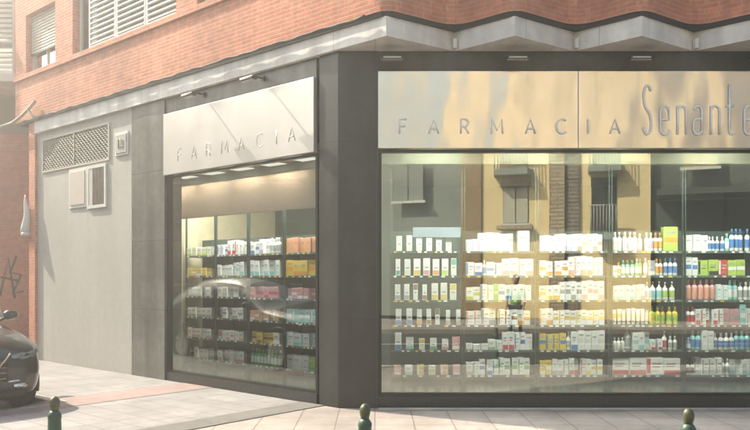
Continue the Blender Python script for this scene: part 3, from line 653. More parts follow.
BAY = {
 0: [[gp(.05)] + [run('pack', Wd, 'cream', 6, .20, .075, .055)],
     [gp(.04)] + [run('pack', Wd, 'teal', 1, .21, .06, .055), run('pack', Wd, 'cream', 1, .22, .08, .04), run('pack', Wd, 'yellow', 1, .22, .09, .035), run('pack', Wd, 'pink', 1, .22, .09, .035), run('pack', Wd, 'orange', 1, .22, .085, .035), run('pack', Wd, 'lime', 1, .22, .085, .035), run('pack', 'cream', 'teal', 1, .22, .07, .03)],
     [gp(.03)] + [run('pack', Wd, 'grey', 2, .21, .07, .05), run('pack', Wd, 'brown', 2, .21, .06, .06), run('pack', 'cream', 'yellow', 3, .22, .085, .035)],
     [gp(.04)] + [run('pack', Wd, 'blue', 2, .21, .075, .065), run('pack', Wd, 'orange', 1, .21, .065, .06), run('pack', Wd, 'brown', 2, .21, .06, .055), run('pack', Wd, 'grey', 2, .20, .055, .055)],
     [gp(.03)] + [run('pack', Wd, 'blue', 1, .22, .085, .05), run('pack', Wd, 'aqua', 1, .17, .10, .07), run('pack', 'cream', 'yellow', 1, .15, .075, .07), run('pack', Wd, 'teal', 1, .15, .085, .07), run('pack', Wd, 'pink', 1, .15, .085, .05), run('pack', 'pink', 'white', 1, .17, .10, .03)],
     [gp(.02)] + [run('box', 'pink', 'white', 1, .13, .09, .05), run('box', Wd, 'aqua', 1, .13, .10, .06), run('box', 'yellow', 'white', 1, .13, .09, .06), run('box', 'cream', 'lime', 1, .13, .09, .07), run('box', 'salmon', 'white', 1, .13, .10, .06), run('box', 'pink', 'white', 1, .13, .09, .03)]],
 1: [[run('box', Wd, 'aqua', 2, .15, .075, .004), run('box', Wd, 'lilac', 2, .24, .095, .004), run('box', 'cream', 'white', 3, .23, .085, .004), gp(.06), run('box', Wd, 'cream', 1, .26, .15, .01)],
     [run('box', Wd, 'blue', 2, .17, .105, .004), run('bottle', Wd, 'blue', 1, .20, .045, .004), run('box', Wd, 'blue', 2, .17, .10, .004), run('box', Wd, 'pink', 4, .22, .10, .003)],
     [run('box', Wd, 'lime', 2, .17, .09, .006), run('box', Wd, 'grey', 2, .20, .08, .004), run('box', 'green', 'lime', 1, .21, .06, .004), run('box', Wd, 'blue', 2, .20, .085, .004), run('box', Wd, 'cream', 4, .20, .08, .004)],
     [run('box', Wd, 'pink', 2, .18, .10, .004), run('box', Wd, 'grey', 2, .22, .09, .004), run('box', Wd, 'brown', 3, .20, .08, .004), run('box', 'cream', 'orange', 4, .19, .08, .003)],
     [run('box', Wd, 'cream', 3, .08, .09, .003), run('box', Wd, 'grey', 2, .13, .09, .003), run('box', Wd, 'red', 2, .23, .075, .003), run('box', Wd, 'blue', 2, .23, .07, .003), run('box', Wd, 'cream', 2, .20, .09, .003)],
     [run('box', Wd, 'grey', 2, .17, .085, .002), run('box', Wd, 'blue', 3, .20, .075, .002), run('box', Wd, 'green', 6, .22, .075, .002)]],
 2: [[run('box', Wd, 'cream', 3, .20, .07, .003), run('box', Wd, 'lilac', 4, .22, .065, .003), run('box', Wd, 'salmon', 5, .22, .065, .003)],
     [run('box', Wd, 'orange', 4, .19, .085, .003), run('box', Wd, 'salmon', 4, .25, .075, .003), run('box', Wd, 'pink', 3, .23, .065, .003)],
     [run('box', Wd, 'yellow', 3, .19, .085, .003), run('box', Wd, 'grey', 4, .24, .07, .003), run('box', Wd, 'pink', 4, .25, .07, .003)],
     [run('box', Wd, 'orange', 2, .21, .085, .003), run('box', Wd, 'yellow', 9, .19, .072, .003)],
     [run('box', 'yellow', 'blue', 4, .21, .085, .003), run('pump', Wd, 'grey', 1, .24, .055, .005), run('box', Wd, 'blue', 1, .24, .09, .003), run('box', Wd, 'cream', 4, .25, .085, .003)],
     [run('box', 'yellow', 'white', 2, .19, .08, .003), run('box', Wd, 'grey', 3, .20, .07, .003), run('box', Wd, 'red', 3, .21, .065, .003), run('box', Wd, 'yellow', 4, .20, .07, .003)]],
 3: [[run('bottle', Wd, 'cream', 5, .25, .062, .004), run('bottle', 'pink', 'white', 1, .23, .055, .004), run('bottle', Wd, 'lilac', 2, .24, .055, .004), run('bottle', Wd, 'orange', 2, .24, .06, .004), run('carton', 'lime', 'orange', 1, .31, .185, .004)],
     [run('box', Wd, 'pink', 1, .12, .05, .004), run('bottle', Wd, 'orange', 1, .17, .05, .006), run('bottle', 'teal', 'white', 3, .20, .052, .008), run('bottle', 'green', 'white', 2, .22, .05, .006), run('bottle', 'pink', 'white', 1, .23, .055, .006), run('carton', 'grey', 'white', 1, .20, .09, .006), run('bottle', Wd, 'orange', 2, .22, .052, .006), run('bottle', Wd, 'blue', 3, .23, .052, .006)],
     [run('box', Wd, 'aqua', 4, .19, .07, .003), run('box', Wd, 'grey', 2, .20, .06, .003), run('pump', Wd, 'lilac', 1, .24, .07, .008), run('pump', Wd, 'aqua', 2, .24, .07, .008), run('pump', Wd, 'lime', 2, .24, .07, .008)],
     [run('tube', Wd, 'yellow', 2, .20, .055, .006), run('tube', Wd, 'cream', 6, .21, .055, .006), run('bottle', 'lime', 'yellow', 1, .24, .07, .004), run('bottle', 'yellow', 'lime', 4, .24, .07, .004)],
     [run('bottle', Wd, 'cream', 3, .16, .05, .004), run('pump', Wd, 'grey', 1, .30, .085, .01), run('box', Wd, 'aqua', 3, .23, .075, .004), run('box', Wd, 'red', 2, .14, .06, .004), run('pump', Wd, 'red', 1, .24, .06, .02), run('bottle', Wd, 'grey', 2, .18, .05, .01)],
     [run('carton', Wd, 'red', 4, .22, .215, .006)]],
 4: [[run('box', Wd, 'cream', 3, .21, .09, .004), run('bottle', Wd, 'blue', 4, .19, .05, .006), run('bottle', 'aqua', 'white', 1, .23, .06, .006), run('bottle', Wd, 'blue', 5, .29, .06, .004)],
     [run('box', Wd, 'blue', 2, .24, .075, .004), run('carton', 'lime', 'black', 2, .20, .13, .004), run('carton', 'red', 'white', 1, .21, .11, .004), run('carton', 'lime', 'white', 2, .20, .11, .004)],
     [run('bottle', 'pink', 'salmon', 5, .27, .075, .004), run('box', Wd, 'aqua', 2, .20, .07, .004), run('bottle', 'aqua', 'white', 2, .26, .07, .004), run('bottle', Wd, 'grey', 3, .24, .06, .004)],
     [run('bottle', Wd, 'red', 2, .24, .055, .004), run('box', Wd, 'red', 5, .21, .065, .003), run('box', 'pink', 'grey', 3, .21, .07, .003), run('box', 'aqua', 'white', 1, .26, .08, .003), run('box', Wd, 'salmon', 3, .22, .06, .003)],
     [run('bottle', 'blue', 'white', 1, .16, .06, .004), run('bottle', 'aqua', 'blue', 2, .25, .065, .004), run('box', Wd, 'cream', 2, .25, .075, .004), run('bottle', Wd, 'blue', 4, .22, .065, .004), run('bottle', 'aqua', 'blue', 3, .25, .065, .004)],
     [run('bottle', Wd, 'black', 2, .18, .05, .006), run('box', Wd, 'grey', 4, .22, .085, .003), run('bottle', Wd, 'grey', 2, .21, .05, .004), run('box', Wd, 'aqua', 4, .20, .075, .003)]]}
WH = ['hanging pack unit', 'second unit of wide window', 'third unit of wide window', 'fourth unit of wide window', 'last unit of wide window']
for i, rows in BAY.items():
    for r_, runs in enumerate(rows): fill((FX[i], 9.8, 0), 0, BW_, r_, runs, WH[i], G1)
LB = [  # side window, right to left units; each row left to right
 [[run('box', 'salmon', 'orange', 5, .20, .12)], [run('box', 'yellow', 'orange', 4, .21, .14)], [run('box', 'pink', 'white', 5, .15, .11)], [run('box', 'aqua', 'white', 5, .18, .12)], [run('box', Wd, 'aqua', 4, .18, .15)], [run('box', Wd, 'cream', 3, .20, .15), run('box', 'lime', 'green', 2, .20, .12)]],
 [[run('box', Wd, 'blue', 2, .17, .10), run('box', Wd, 'lilac', 2, .21, .09), run('bottle', Wd, 'grey', 3, .22, .07)], [run('box', Wd, 'aqua', 6, .22, .10)], [run('box', 'pink', 'red', 6, .16, .10)], [run('box', 'salmon', 'white', 6, .14, .10)], [run('box', 'yellow', 'brown', 4, .15, .12), run('box', 'cream', 'white', 2, .16, .12)], [run('bottle', 'green', 'white', 9, .24, .07)]],
 [[run('box', Wd, 'blue', 3, .15, .08), run('box', Wd, 'red', 3, .21, .09), run('box', Wd, 'cream', 2, .18, .08)], [run('box', Wd, 'cream', 4, .16, .09), run('box', Wd, 'aqua', 4, .20, .08)], [run('box', 'cream', 'white', 4, .15, .12)], [run('box', Wd, 'grey', 5, .16, .12)], [run('box', Wd, 'salmon', 6, .14, .10)], [run('box', Wd, 'pink', 5, .17, .12)]],
 [[run('box', 'cream', 'lime', 5, .13, .12)], [run('box', 'yellow', 'white', 5, .12, .12)], [run('box', Wd, 'cream', 5, .14, .12)], [run('box', Wd, 'grey', 5, .14, .12)], [run('box', Wd, 'pink', 5, .14, .12)], [run('bottle', 'cream', 'brown', 2, .15, .07), run('box', Wd, 'cream', 4, .16, .12)]]]
for i in range(4):
    p = L(LU[i + 1], .9)
    for r_, runs in enumerate(LB[i]): fill((p.x, p.y, 0), LR, .785, r_, runs, nm[i] + ' unit from right, side window', 'products on the shelves behind the side window')

# ------------------------------------------------------------------ bollards
def bollard(loc, label):
    t = empty('bollard', loc, label, 'bollard', 'green bollards along the kerb')
    mb = MB(); mb.lathe([(.085, 0), (.085, .03), (.07, .05), (.062, .09), (.055, .10), (.048, .36), (.053, .37), (.053, .40), (.046, .41), (.044, .50), (.047, .51), (.046, .53), (.036, .548), (.028, .56)], 'bollard_green', 20); mb.build('post', t)
    mb = MB(); mb.lathe([(.026, .556), (.029, .57), (.035, .592), (.037, .612), (.033, .635), (.021, .652), (.008, .66)], 'bollard_brass', 16); mb.build('finial', t)
bollard((-2.26, 5.29, 0), 'green bollard with rounded top, nearest the parked dark car')
bollard((-.067, 4.98, 0), 'green bollard in front of the dark corner column')
bollard((2.01, 4.81, 0), 'green bollard in front of the red packs on the bottom shelf')

# ------------------------------------------------------------------ cars
def make_car(paint, name, label, cat, loc, rotz):
    ST = [(-.00, [(0, .26), (.52, .26), (.60, .36), (.63, .50), (.60, .64), (.48, .74), (0, .78)]),
          (-.07, [(0, .21), (.66, .21), (.74, .34), (.77, .50), (.74, .68), (.62, .81), (0, .86)]),
          (-.30, [(0, .2), (.76, .2), (.85, .34), (.87, .54), (.83, .76), (.70, .88), (0, .93)]),
          (-.70, [(0, .2), (.78, .2), (.89, .34), (.91, .60), (.88, .83), (.74, .93), (0, .99)]),
          (-1.15, [(0, .2), (.78, .2), (.89, .34), (.91, .63), (.88, .88), (.78, .98), (0, 1.04)]),
          (-1.28, [(0, .2), (.78, .2), (.89, .34), (.91, .64), (.88, .90), (.76, 1.01), (0, 1.08)]),
          (-2.0, [(0, .2), (.78, .2), (.89, .34), (.91, .65), (.86, .95), (.61, 1.43), (0, 1.52)]),
          (-2.7, [(0, .2), (.78, .2), (.89, .34), (.91, .65), (.86, .97), (.62, 1.48), (0, 1.58)]),
          (-3.5, [(0, .2), (.78, .2), (.89, .34), (.91, .65), (.86, .99), (.60, 1.45), (0, 1.54)]),
          (-4.05, [(0, .22), (.76, .22), (.87, .36), (.89, .66), (.84, 1.0), (.57, 1.26), (0, 1.33)]),
          (-4.28, [(0, .28), (.68, .28), (.78, .4), (.8, .66), (.76, .92), (.56, 1.02), (0, 1.05)])]
    bm = bmesh.new(); rings = []
    for x, pr in ST:
        full = [(-y, z) for y, z in pr[1:-1]][::-1]
        ring = pr + full       # bottom centre, up one side, top centre, down the other
        rings.append([bm.verts.new((x, y, z)) for y, z in ring])
    n = len(rings[0])
    for i in range(len(rings) - 1):
        for k in range(n):
            f = bm.faces.new((rings[i][k], rings[i + 1][k], rings[i + 1][(k + 1) % n], rings[i][(k + 1) % n])); f.smooth = True
            side = k in (4, 7); top = k in (5, 6)
            if side and 6 <= i <= 7: f.material_index = 1
            if top and i == 5: f.material_index = 2
            if top and i == 8: f.material_index = 3
    for rg, rv in ((rings[0], False), (rings[-1], True)):
        c = bm.verts.new((rg[0].co.x + (.02 if not rv else -.02), 0, .5 if not rv else .65))
        for k in range(n):
            f = bm.faces.new((rg[k], rg[(k + 1) % n], c) if not rv else (rg[(k + 1) % n], rg[k], c)); f.smooth = True
    bmesh.ops.recalc_face_normals(bm, faces=bm.faces[:])
    me = bpy.data.meshes.new('tmp'); bm.to_mesh(me); bm.free()
    for mm in (paint, 'car_glass', 'car_glass', 'car_glass'): me.materials.append(M[mm])
    tmp = bpy.data.objects.new('tmp', me); COL.objects.link(tmp)
    md = tmp.modifiers.new('s', 'SUBSURF'); md.levels = 3; md.render_levels = 3
    bpy.context.view_layer.update()
    ev = tmp.evaluated_get(bpy.context.evaluated_depsgraph_get()); full = bpy.data.meshes.new_from_object(ev)
    bpy.data.objects.remove(tmp)
    car = empty(name, loc, label, cat, rotz=rotz)
    for idx, pn, mm in ((0, 'body', paint), (1, 'side_window', 'car_glass'), (2, 'windscreen', 'car_glass'), (3, 'rear_window', 'car_glass')):
        b2 = bmesh.new(); b2.from_mesh(full)
        bmesh.ops.delete(b2, geom=[f for f in b2.faces if f.material_index != idx], context='FACES')
        for sgn in ((0,) if idx != 1 else (1, -1)):
            b3 = b2.copy()
            if sgn: bmesh.ops.delete(b3, geom=[f for f in b3.faces if f.calc_center_median().y * sgn < 0], context='FACES')
            for f in b3.faces: f.material_index = 0
            m2 = bpy.data.meshes.new(pn); b3.to_mesh(m2); b3.free(); m2.materials.append(M[mm])
            o = bpy.data.objects.new(pn, m2); COL.objects.link(o); o.parent = car
    for x in (-.80, -3.42):
        for sg_ in (1, -1):
            wh = empty('wheel', (x, .86 * sg_, .325)); wh.parent = car
            mb = MB(); pr = [(.20, -.09), (.29, -.10), (.32, -.08), (.325, 0), (.32, .06), (.29, .075), (.20, .065)]
            mb.lathe(pr, 'tyre', 28); o = mb.build('tyre', wh); o.rotation_euler.x = R(-90 * sg_)
            mb = MB(); mb.lathe([(.05, .045), (.19, .055), (.205, .068), (.2, .072)], 'chrome', 24)
            for k in range(5):
                a = 2 * math.pi * k / 5; mb.tube([(0, 0, .07), (.19 * math.cos(a), .19 * math.sin(a), .066)], .022, 'chrome', 6)
            o = mb.build('rim', wh); o.rotation_euler.x = R(-90 * sg_)
            mb = MB(); pts = [(x + .385 * math.cos(R(a)), .885 * sg_, .325 + .375 * math.sin(R(a))) for a in range(-15, 200, 12)]
            mb.tube(pts, .032, 'black_plastic', 8); mb.build('wheel_arch', car)
    for sg_ in (1, -1):
        # swept-back headlight following the corner
        mb = MB(); ring1 = []
        pts = [(-.035, .40, .665), (-.05, .52, .66), (-.10, .64, .665), (-.20, .745, .69), (-.33, .80, .735), (-.47, .815, .79)]
        mb.tube([(p[0] + .012, p[1] * sg_, p[2]) for p in pts], [.026, .044, .054, .054, .040, .012], 'headlamp_glass', 12); hl = mb.build('headlight', car)
        mb = MB(); mb.lathe([(.0, 0), (.03, .01), (.036, .03)], 'chrome', 12); o = mb.build('reflector', hl, loc=(-.06, .52 * sg_, .665)); o.rotation_euler.y = R(90)
        o = MB(); o.tube([(-.01 , .40 * sg_, .625), (-.04, .56 * sg_, .612), (-.12, .70 * sg_, .62), (-.24, .795 * sg_, .65)], .009, 'chrome', 6); o.build('lamp_trim', hl)
        mb = MB(); mb.tube([(.0, .42 * sg_, .36), (-.03, .55 * sg_, .355), (-.10, .665 * sg_, .365)], [.022, .034, .02], 'chrome', 10); fg = mb.build('fog_light', car)
        mb = MB(); mb.tube([(.01, .36 * sg_, .41), (-.025, .55 * sg_, .415), (-.115, .70 * sg_, .41)], .014, 'chrome', 6); mb.build('fog_trim', fg)
        mb = MB(); mb.tube([(-.15, .765 * sg_, .50), (-.27, .825 * sg_, .51)], .014, 'chrome', 6); mb.build('marker_light', car)
        mi_ = empty('wing_mirror', (-1.45, .90 * sg_, .98)); mi_.parent = car
        mb = MB(); mb.tube([(0, -.05 * sg_, -.02), (.01, .05 * sg_, .02)], .02, 'black_plastic', 6); mb.build('stalk', mi_)
        mb = MB(); mb.tube([(.01, .02 * sg_, .045), (.015, .07 * sg_, .05), (.005, .17 * sg_, .055), (-.01, .215 * sg_, .06)], [.035, .062, .058, .03], paint, 12); mb.build('shell', mi_)
        mb = MB(); mb.tube([(-4.17, .55 * sg_, .85), (-4.08, .76 * sg_, .86), (-3.95, .83 * sg_, .87)], .05, 'orange_lens', 8); mb.build('tail_light', car)
    gr = MB(); gr.box(-.02, -.36, .42, .03, .36, .66, 'black_plastic', .01); g_ = gr.build('grille', car)
    mb = MB()
    for k in range(4): mb.tube([(.036, -.33, .455 + k * .055), (.036, .33, .455 + k * .055)], .008, 'chrome', 6)
    mb.tube([(.036, -.38, .70), (.045, -.12, .44), (.045, .12, .44), (.036, .38, .70)], .014, 'chrome', 6)
    mb.build('trim', g_)
    mb = MB(); mb.box(.04, -.25, .33, .052, .25, .42, 'prod_white', .003); mb.build('number_plate', car)
    mb = MB(); mb.tube([(-.02, -.55, .285), (.022, -.3, .275), (.03, 0, .275), (.022, .3, .275), (-.02, .55, .285)], .035, 'black_plastic', 8); mb.build('bumper_lip', car)
    for sg_ in (1, -1):
        mb = MB(); mb.tube([(-1.9, .77 * sg_, 1.1), (-1.95, .765 * sg_, 1.12)], .01, 'black_plastic', 6)
        mb = MB(); mb.box(-2.45, .905 * sg_, .80, -2.3, .935 * sg_, .83, paint, .005); mb.build('door_handle', car)
    return car
hd = math.atan2(-DU.y, -DU.x)      # heads towards the corner, along the side street
p = L(UK - .05, WK - .05 - .91)
make_car('car_black', 'parked_car', 'dark grey car parked nose to the corner, chrome trimmed grille, cut by the left edge', 'car', (p.x, p.y, -.125), hd).scale = (1.03, 1.0, 1.09)
make_car('car_white', 'parked_car', 'white car parked across the side street, seen as a reflection in the side window', 'car', (-8.2, 7.6, -.125), hd + math.pi)

# ------------------------------------------------------------------ neighbouring house on the left
N = empty('neighbouring_house', (-8.6, 16, 0), 'neighbouring house with orange brick ground floor and white louvred balcony', 'building')
mb = MB(); mb.box(-1.0, 0, -.13, 3.2, 6, 4.55, 'brick_wall_far'); mb.build('brick_wall', N)
mb = MB(); mb.box(-1.0, .9, 4.55, 3.2, 6, 8.9, 'plaster_grey'); mb.build('upper_wall', N)
for z_ in (5.55, 8.5): mb = MB(); mb.box(-1.0, -.5, z_, 1.15, .9, z_ + .17, 'concrete_white'); mb.build('balcony_slab', N)
mb = MB(); mb.box(-1.0, -.46, 6.28, 1.1, -.40, 6.33, 'grille_metal'); louvres(mb, -1.0, 1.1, -.43, 5.74, 6.26, 'shutter_white', .10, .03); louvres(mb, -1.0, 1.1, -.43, 6.36, 8.45, 'shutter_white', .10, .03); mb.build('louvre_screen', N)
mb = MB(); mb.box(1.1, -.5, 5.72, 1.15, .9, 8.5, 'panel_cream'); mb.build('balcony_end', N)
# graffiti painted on its wall
gm = MB()
def gs(pts, r, m): gm.tube([(x, -.006, z) for x, z in pts], r, m, 6, flat=((0, 1, 0), .25))
bx0 = .5
gs([(bx0 - .35, 1.25), (bx0 - .30, 1.75), (bx0 - .15, 1.3), (bx0 - .1, 1.8), (bx0 + .02, 1.25)], .028, 'graffiti')
gs([(bx0 + .1, 1.1), (bx0 + .28, 1.9), (bx0 + .42, 1.05)], .030, 'graffiti'); gs([(bx0 + .12, 1.5), (bx0 + .5, 1.42)], .022, 'graffiti')
gs([(bx0 + .45, 1.95), (bx0 + .32, 1.6), (bx0 + .55, 1.55), (bx0 + .38, 1.15), (bx0 + .6, 1.2)], .026, 'graffiti')
gs([(bx0 - .5, 1.5), (bx0 - .62, 1.9), (bx0 - .7, 1.4), (bx0 - .45, 1.3)], .028, 'graffiti')
gs([(bx0 - .45, .72), (bx0 - .25, .95), (bx0 - .1, .7), (bx0 + .05, .98), (bx0 + .15, .66)], .03, 'graffiti_white')
gm.build('graffiti', N)
mb = MB(); mb.tube([L(7.80, -.10, 2.30 + t * .1) + Vector((-.02 * math.cos(t), 0, 0)) for t in range(0, 8)], [.085, .08, .072, .062, .05, .038, .024, .008], 'shutter_white', 10)
mb.tube([L(7.80, -.10, 2.25), L(7.80, -.10, 2.31)], .092, 'shutter_white', 10)
tag(mb.build('wall_lamp'), 'white pointed cone shaped lamp shade fixed beside the brick pilaster', 'lamp')

# ------------------------------------------------------------------ the far side of the street, mirrored in the glass
OA = Vector((6.3, -9.5, 0)); OT = Vector((.94, .34, 0)).normalized(); OR = math.atan2(OT.y, OT.x)
def so_(px):   # distance along that facade of the point mirrored at a given place of the wide window
    a = (px - 375) / 750; return (26.68 * a - 6.3) / (.94 + .34 * a)
def facade_window(parent, s0, s1, z0, z1, shutter='wood_shutter'):
    f = empty('window', (0, 0, 0)); f.parent = parent
    mb = MB(); mb.box(s0 - .08, 0, z0 - .1, s1 + .08, .12, z0, 'concrete_white'); mb.build('sill', f)
    mb = MB(); mb.box(s0, .0, z0, s1, .03, z1, 'plaster_dark'); mb.build('pane', f)
    mb = MB()
    for k in range(2):
        a = s0 + (s1 - s0) * k / 2; mb.box(a + .02, .03, z0 + .02, a + (s1 - s0) / 2 - .02, .055, z1 - .02, shutter)
    if shutter: mb.build('shutter', f)
def balcony(parent, s0, s1, z):
    f = empty('balcony', (0, 0, 0)); f.parent = parent
    mb = MB(); mb.prism([(s0, 0), (s1, 0), (s1 - .1, .7), (s0 + .1, .7)], z - .22, z, 'plaster_grey'); mb.build('slab', f)
    mb = MB(); n = int((s1 - s0) / .13)
    for k in range(n + 1):
        x = s0 + .12 + (s1 - s0 - .24) * k / n; mb.tube([(x, .66, z), (x, .66, z + .95)], .02, 'cable_grey', 5)
    mb.tube([(s0 + .1, .66, z + .95), (s1 - .1, .66, z + .95)], .03, 'cable_grey', 6); mb.build('railing', f)
Y0 = empty('yellow_house', OA, 'yellow rendered house with iron balconies, mirrored in the wide window', 'building', rotz=OR)
sa, sb = so_(482), so_(652)
mb = MB(); mb.box(sa, -8, 0, sb, 0, 14, 'plaster_yellow'); mb.build('wall', Y0)
mb = MB(); mb.box(so_(551), 0, 0, so_(566), .25, 13.4, 'brick_tan'); mb.build('brick_pilaster', Y0)
mb = MB(); mb.box(so_(566) + .003, 0, 0, so_(580), .12, 13.4, 'brick_brown'); mb.build('brick_pilaster', Y0)
mb = MB(); mb.box(sa, 0, 13.4, sb, .5, 13.8, 'concrete_white'); mb.build('cornice', Y0)
for fl in range(4):
    z = 5.35 + fl * 3.1
    if z + 2 > 14: break
    balcony(Y0, so_(495), so_(534), z); facade_window(Y0, so_(500), so_(529), z, z + 2.2)
    balcony(Y0, so_(589), so_(626), z); facade_window(Y0, so_(594), so_(622), z, z + 2.2, 'iron')
facade_window(Y0, so_(504), so_(529), 3.45, 4.75, 'shutter_beige')
mb = MB(); mb.box(so_(499), .12, 3.2, so_(534), .34, 3.36, 'brick_tan'); mb.box(so_(501), 0, 4.76, so_(532), .18, 4.9, 'brick_tan'); mb.build('window_surround', Y0); facade_window(Y0, so_(592), so_(618), 3.0, 5.0, 'iron')
balcony(Y0, so_(589), so_(622), 3.0)
Y1 = empty('grey_house', OA, 'grey green house mirrored at the left of the wide window', 'building', rotz=OR)
sc = so_(482) - 9
mb = MB(); mb.box(sc, -8, 0, sa - .003, -.3, 12, 'plaster_grey'); mb.build('wall', Y1)
mb = MB(); mb.box(so_(462), -.3, 0, sa - .01, .1, 12, 'wood_shutter'); mb.build('side_panel', Y1)
for k in range(3):
    for fl in range(3): facade_window(Y1, sc + .8 + k * 2.4, sc + 2.0 + k * 2.4, 4.4 + fl * 3, 6.0 + fl * 3, 'plaster_grey')
Y2 = empty('brown_house', OA, 'dark brown brick house mirrored at the right of the wide window', 'building', rotz=OR)
sd_ = so_(800) + 5
mb = MB(); mb.box(sb + .003, -8, 0, sd_, -.4, 13, 'plaster_umber'); mb.build('wall', Y2)
mb = MB(); mb.box(sb + .1, -.4, 0, sd_ - .1, -.2, 4.1, 'plaster_dark'); mb.build('shopfront', Y2)
mb = MB(); mb.prism([(sb + .2, -.2), (sd_ - .5, -.2), (sd_ - .5, 1.7), (sb + .2, 1.7)], 4.12, 4.3, 'plaster_dark'); mb.build('awning', Y2)
for k in range(3):
    for fl in range(3): facade_window(Y2, sb + 1.0 + k * 2.3, sb + 2.1 + k * 2.3, 5.2 + fl * 2.8, 7.0 + fl * 2.8)
Y3 = empty('beige_house', (-17, 9, 0), 'beige house across the side street, mirrored in the side window', 'building', rotz=R(-90) + .15)
mb = MB(); mb.box(-14, -6, 0, 14, 0, 8.2, 'plaster_beige'); mb.build('wall', Y3)
mb = MB(); mb.box(-14, 0, 0, 14, .12, 1.0, 'granite_dark'); mb.build('plinth', Y3)
for k in range(9):
    for fl in range(2): facade_window(Y3, -13 + k * 3, -11.6 + k * 3, 1.3 + fl * 3.4, 3.3 + fl * 3.4)
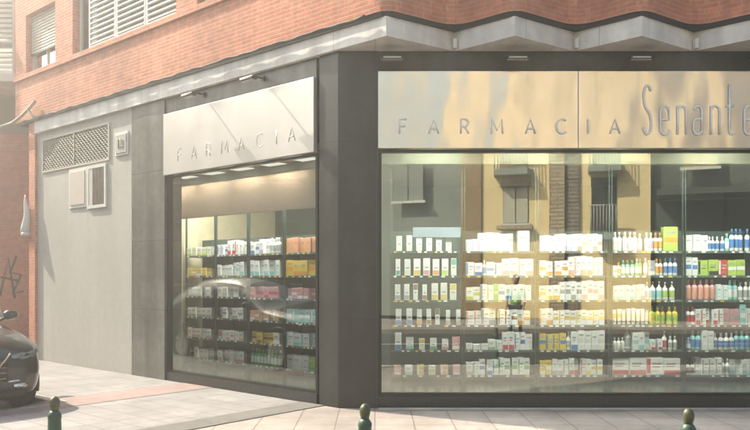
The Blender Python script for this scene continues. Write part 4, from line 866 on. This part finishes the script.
# ------------------------------------------------------------------ pedestrian mirrored in the glass
def person(loc, rotz, label):
    t = empty('person', loc, label, 'person', rotz=rotz)
    J = {'hip': (0, 0, .90), 'waist': (0, .01, 1.05), 'chest': (0, .0, 1.25), 'neck': (0, .02, 1.42), 'head0': (0, .0, 1.50),
         'lh': (.10, 0, .86), 'lk': (.11, -.10, .47), 'la': (.11, .02, .08), 'lt': (.12, -.14, .035), 'rh': (-.10, 0, .86), 'rk': (-.10, .06, .47), 'ra': (-.10, .24, .11), 'rt': (-.11, .12, .03),
         'ls': (.17, .01, 1.36), 'le': (.22, .06, 1.09), 'lw': (.22, -.06, .87), 'rs': (-.17, .01, 1.36), 're': (-.22, -.02, 1.09), 'rw': (-.21, -.16, .90)}
    rad = {'hip': .14, 'waist': .12, 'chest': .14, 'neck': .05, 'head0': .05, 'lh': .09, 'lk': .058, 'la': .04, 'lt': .035, 'rh': .09, 'rk': .058, 'ra': .04, 'rt': .035, 'ls': .06, 'le': .042, 'lw': .028, 'rs': .06, 're': .042, 'rw': .028}
    E = [('hip', 'waist'), ('waist', 'chest'), ('chest', 'neck'), ('neck', 'head0'), ('hip', 'lh'), ('lh', 'lk'), ('lk', 'la'), ('la', 'lt'), ('hip', 'rh'), ('rh', 'rk'), ('rk', 'ra'), ('ra', 'rt'), ('chest', 'ls'), ('ls', 'le'), ('le', 'lw'), ('chest', 'rs'), ('rs', 're'), ('re', 'rw')]
    def skin(names, edges, radii, mat, name, pos=None, lv=2):
        me = bpy.data.meshes.new(name); P = pos or J
        me.from_pydata([P[n] for n in names], [(names.index(a), names.index(b)) for a, b in edges], [])
        o = bpy.data.objects.new(name, me); COL.objects.link(o); o.parent = t
        o.modifiers.new('k', 'SKIN'); me.materials.append(M[mat])
        if not me.skin_vertices: return o
        for i, n in enumerate(names): me.skin_vertices[0].data[i].radius = (radii[n], radii[n] * .8); 
        me.skin_vertices[0].data[0].use_root = True
        md = o.modifiers.new('s', 'SUBSURF'); md.levels = lv; md.render_levels = lv
        return o
    import itertools
    o = skin(list(J), E, rad, 'skin', 'body')
    def ensure(o, names, radii, lv=2):
        me = o.data
        if not me.skin_vertices:
            bm = bmesh.new(); bm.from_mesh(me); ly = bm.verts.layers.skin.verify()
            bm.verts.ensure_lookup_table()
            for i, n in enumerate(names): bm.verts[i][ly].radius = (radii[n], radii[n] * .8); bm.verts[i][ly].use_root = (i == 0)
            bm.to_mesh(me); bm.free(); md = o.modifiers.new('s', 'SUBSURF'); md.levels = lv; md.render_levels = lv
    ensure(o, list(J), rad)
    tn = ['chest', 'waist', 'hip', 'ls', 'le', 'rs', 're']; r2 = {k: rad[k] * 1.13 for k in tn}
    o = skin(tn, [('chest', 'waist'), ('waist', 'hip'), ('chest', 'ls'), ('ls', 'le'), ('chest', 'rs'), ('rs', 're')], r2, 'cloth_green', 'shirt'); ensure(o, tn, r2)
    tn = ['hip', 'lh', 'lk', 'la', 'rh', 'rk', 'ra']; r3 = {k: rad[k] * 1.15 for k in tn}
    o = skin(tn, [('hip', 'lh'), ('lh', 'lk'), ('lk', 'la'), ('hip', 'rh'), ('rh', 'rk'), ('rk', 'ra')], r3, 'cloth_dark', 'trousers'); ensure(o, tn, r3)
    # head with nose, ears; hair cap; shoes; hands with five fingers
    mb = MB(); mb.lathe([(.02, 1.44), (.06, 1.46), (.074, 1.51), (.08, 1.57), (.078, 1.62), (.055, 1.665), (.01, 1.68)], 'skin', 18)
    mb.tube([(0, -.075, 1.575), (0, -.098, 1.545), (0, -.078, 1.535)], [.008, .012, .008], 'skin', 6)
    for s_ in (1, -1): mb.tube([(s_ * .078, .005, 1.59), (s_ * .088, .012, 1.57), (s_ * .08, .005, 1.54)], [.008, .011, .006], 'skin', 6); mb.tube([(s_ * .028, -.074, 1.575), (s_ * .030, -.078, 1.575)], .009, 'prod_black', 6)
    mb.tube([(-.022, -.074, 1.507), (.022, -.074, 1.507)], .005, 'prod_red', 6); mb.build('head', t)
    mb = MB(); mb.lathe([(.084, 1.56), (.09, 1.60), (.084, 1.65), (.055, 1.685), (.01, 1.70)], 'hair', 18, (0, .016, 0)); mb.tube([(0, .08, 1.63), (0, .10, 1.55), (0, .085, 1.45)], [.05, .055, .02], 'hair', 10); mb.build('hair', t)
    for s_, wq in ((1, 'lw'), (-1, 'rw')):
        wv_ = Vector(J[wq]); mb = MB(); mb.tube([wv_, wv_ + Vector((0, -.03, -.04)), wv_ + Vector((0, -.05, -.085))], [.024, .036, .034], 'skin', 8)
        for f in range(4): a = wv_ + Vector(((f - 1.5) * .016, -.05, -.08)); mb.tube([a, a + Vector((0, -.02, -.035)), a + Vector((0, -.012, -.065 + abs(f - 1.5) * .006))], [.009, .008, .006], 'skin', 6)
        mb.tube([wv_ + Vector((-s_ * .02, -.04, -.03)), wv_ + Vector((-s_ * .042, -.055, -.055)), wv_ + Vector((-s_ * .042, -.065, -.08))], [.011, .009, .007], 'skin', 6); mb.build('hand', t)
    for a, b in (('la', 'lt'), ('ra', 'rt')):
        A_, B_ = Vector(J[a]), Vector(J[b]); mb = MB(); mb.tube([A_ + Vector((0, .05, -.04)), A_ + Vector((0, 0, -.035)), B_ + Vector((0, .02, 0)), B_ + Vector((0, -.05, -.005))], [.04, .048, .042, .025], 'cloth_dark', 10); mb.build('shoe', t)
person((3.35, -.6, -.125), R(200), 'person in green top and dark trousers walking in the street, mirrored in the wide window')

# ------------------------------------------------------------------ the hazy air over the street
m = bpy.data.materials.new('haze_air'); m.use_nodes = True; nt = m.node_tree; nt.nodes.remove(nt.nodes['Principled BSDF'])
pv = nt.nodes.new('ShaderNodeVolumePrincipled'); pv.inputs['Color'].default_value = (.96, .93, .88, 1)
pv.inputs['Density'].default_value = .0145; pv.inputs['Anisotropy'].default_value = .72
nt.links.new(pv.outputs[0], nt.nodes['Material Output'].inputs['Volume']); MATS['haze_air'] = m
mb = MB(); mb.box(-420, -420, -1.2, 420, 420, 16, 'haze_air'); tag(mb.build('haze'), kind='stuff')
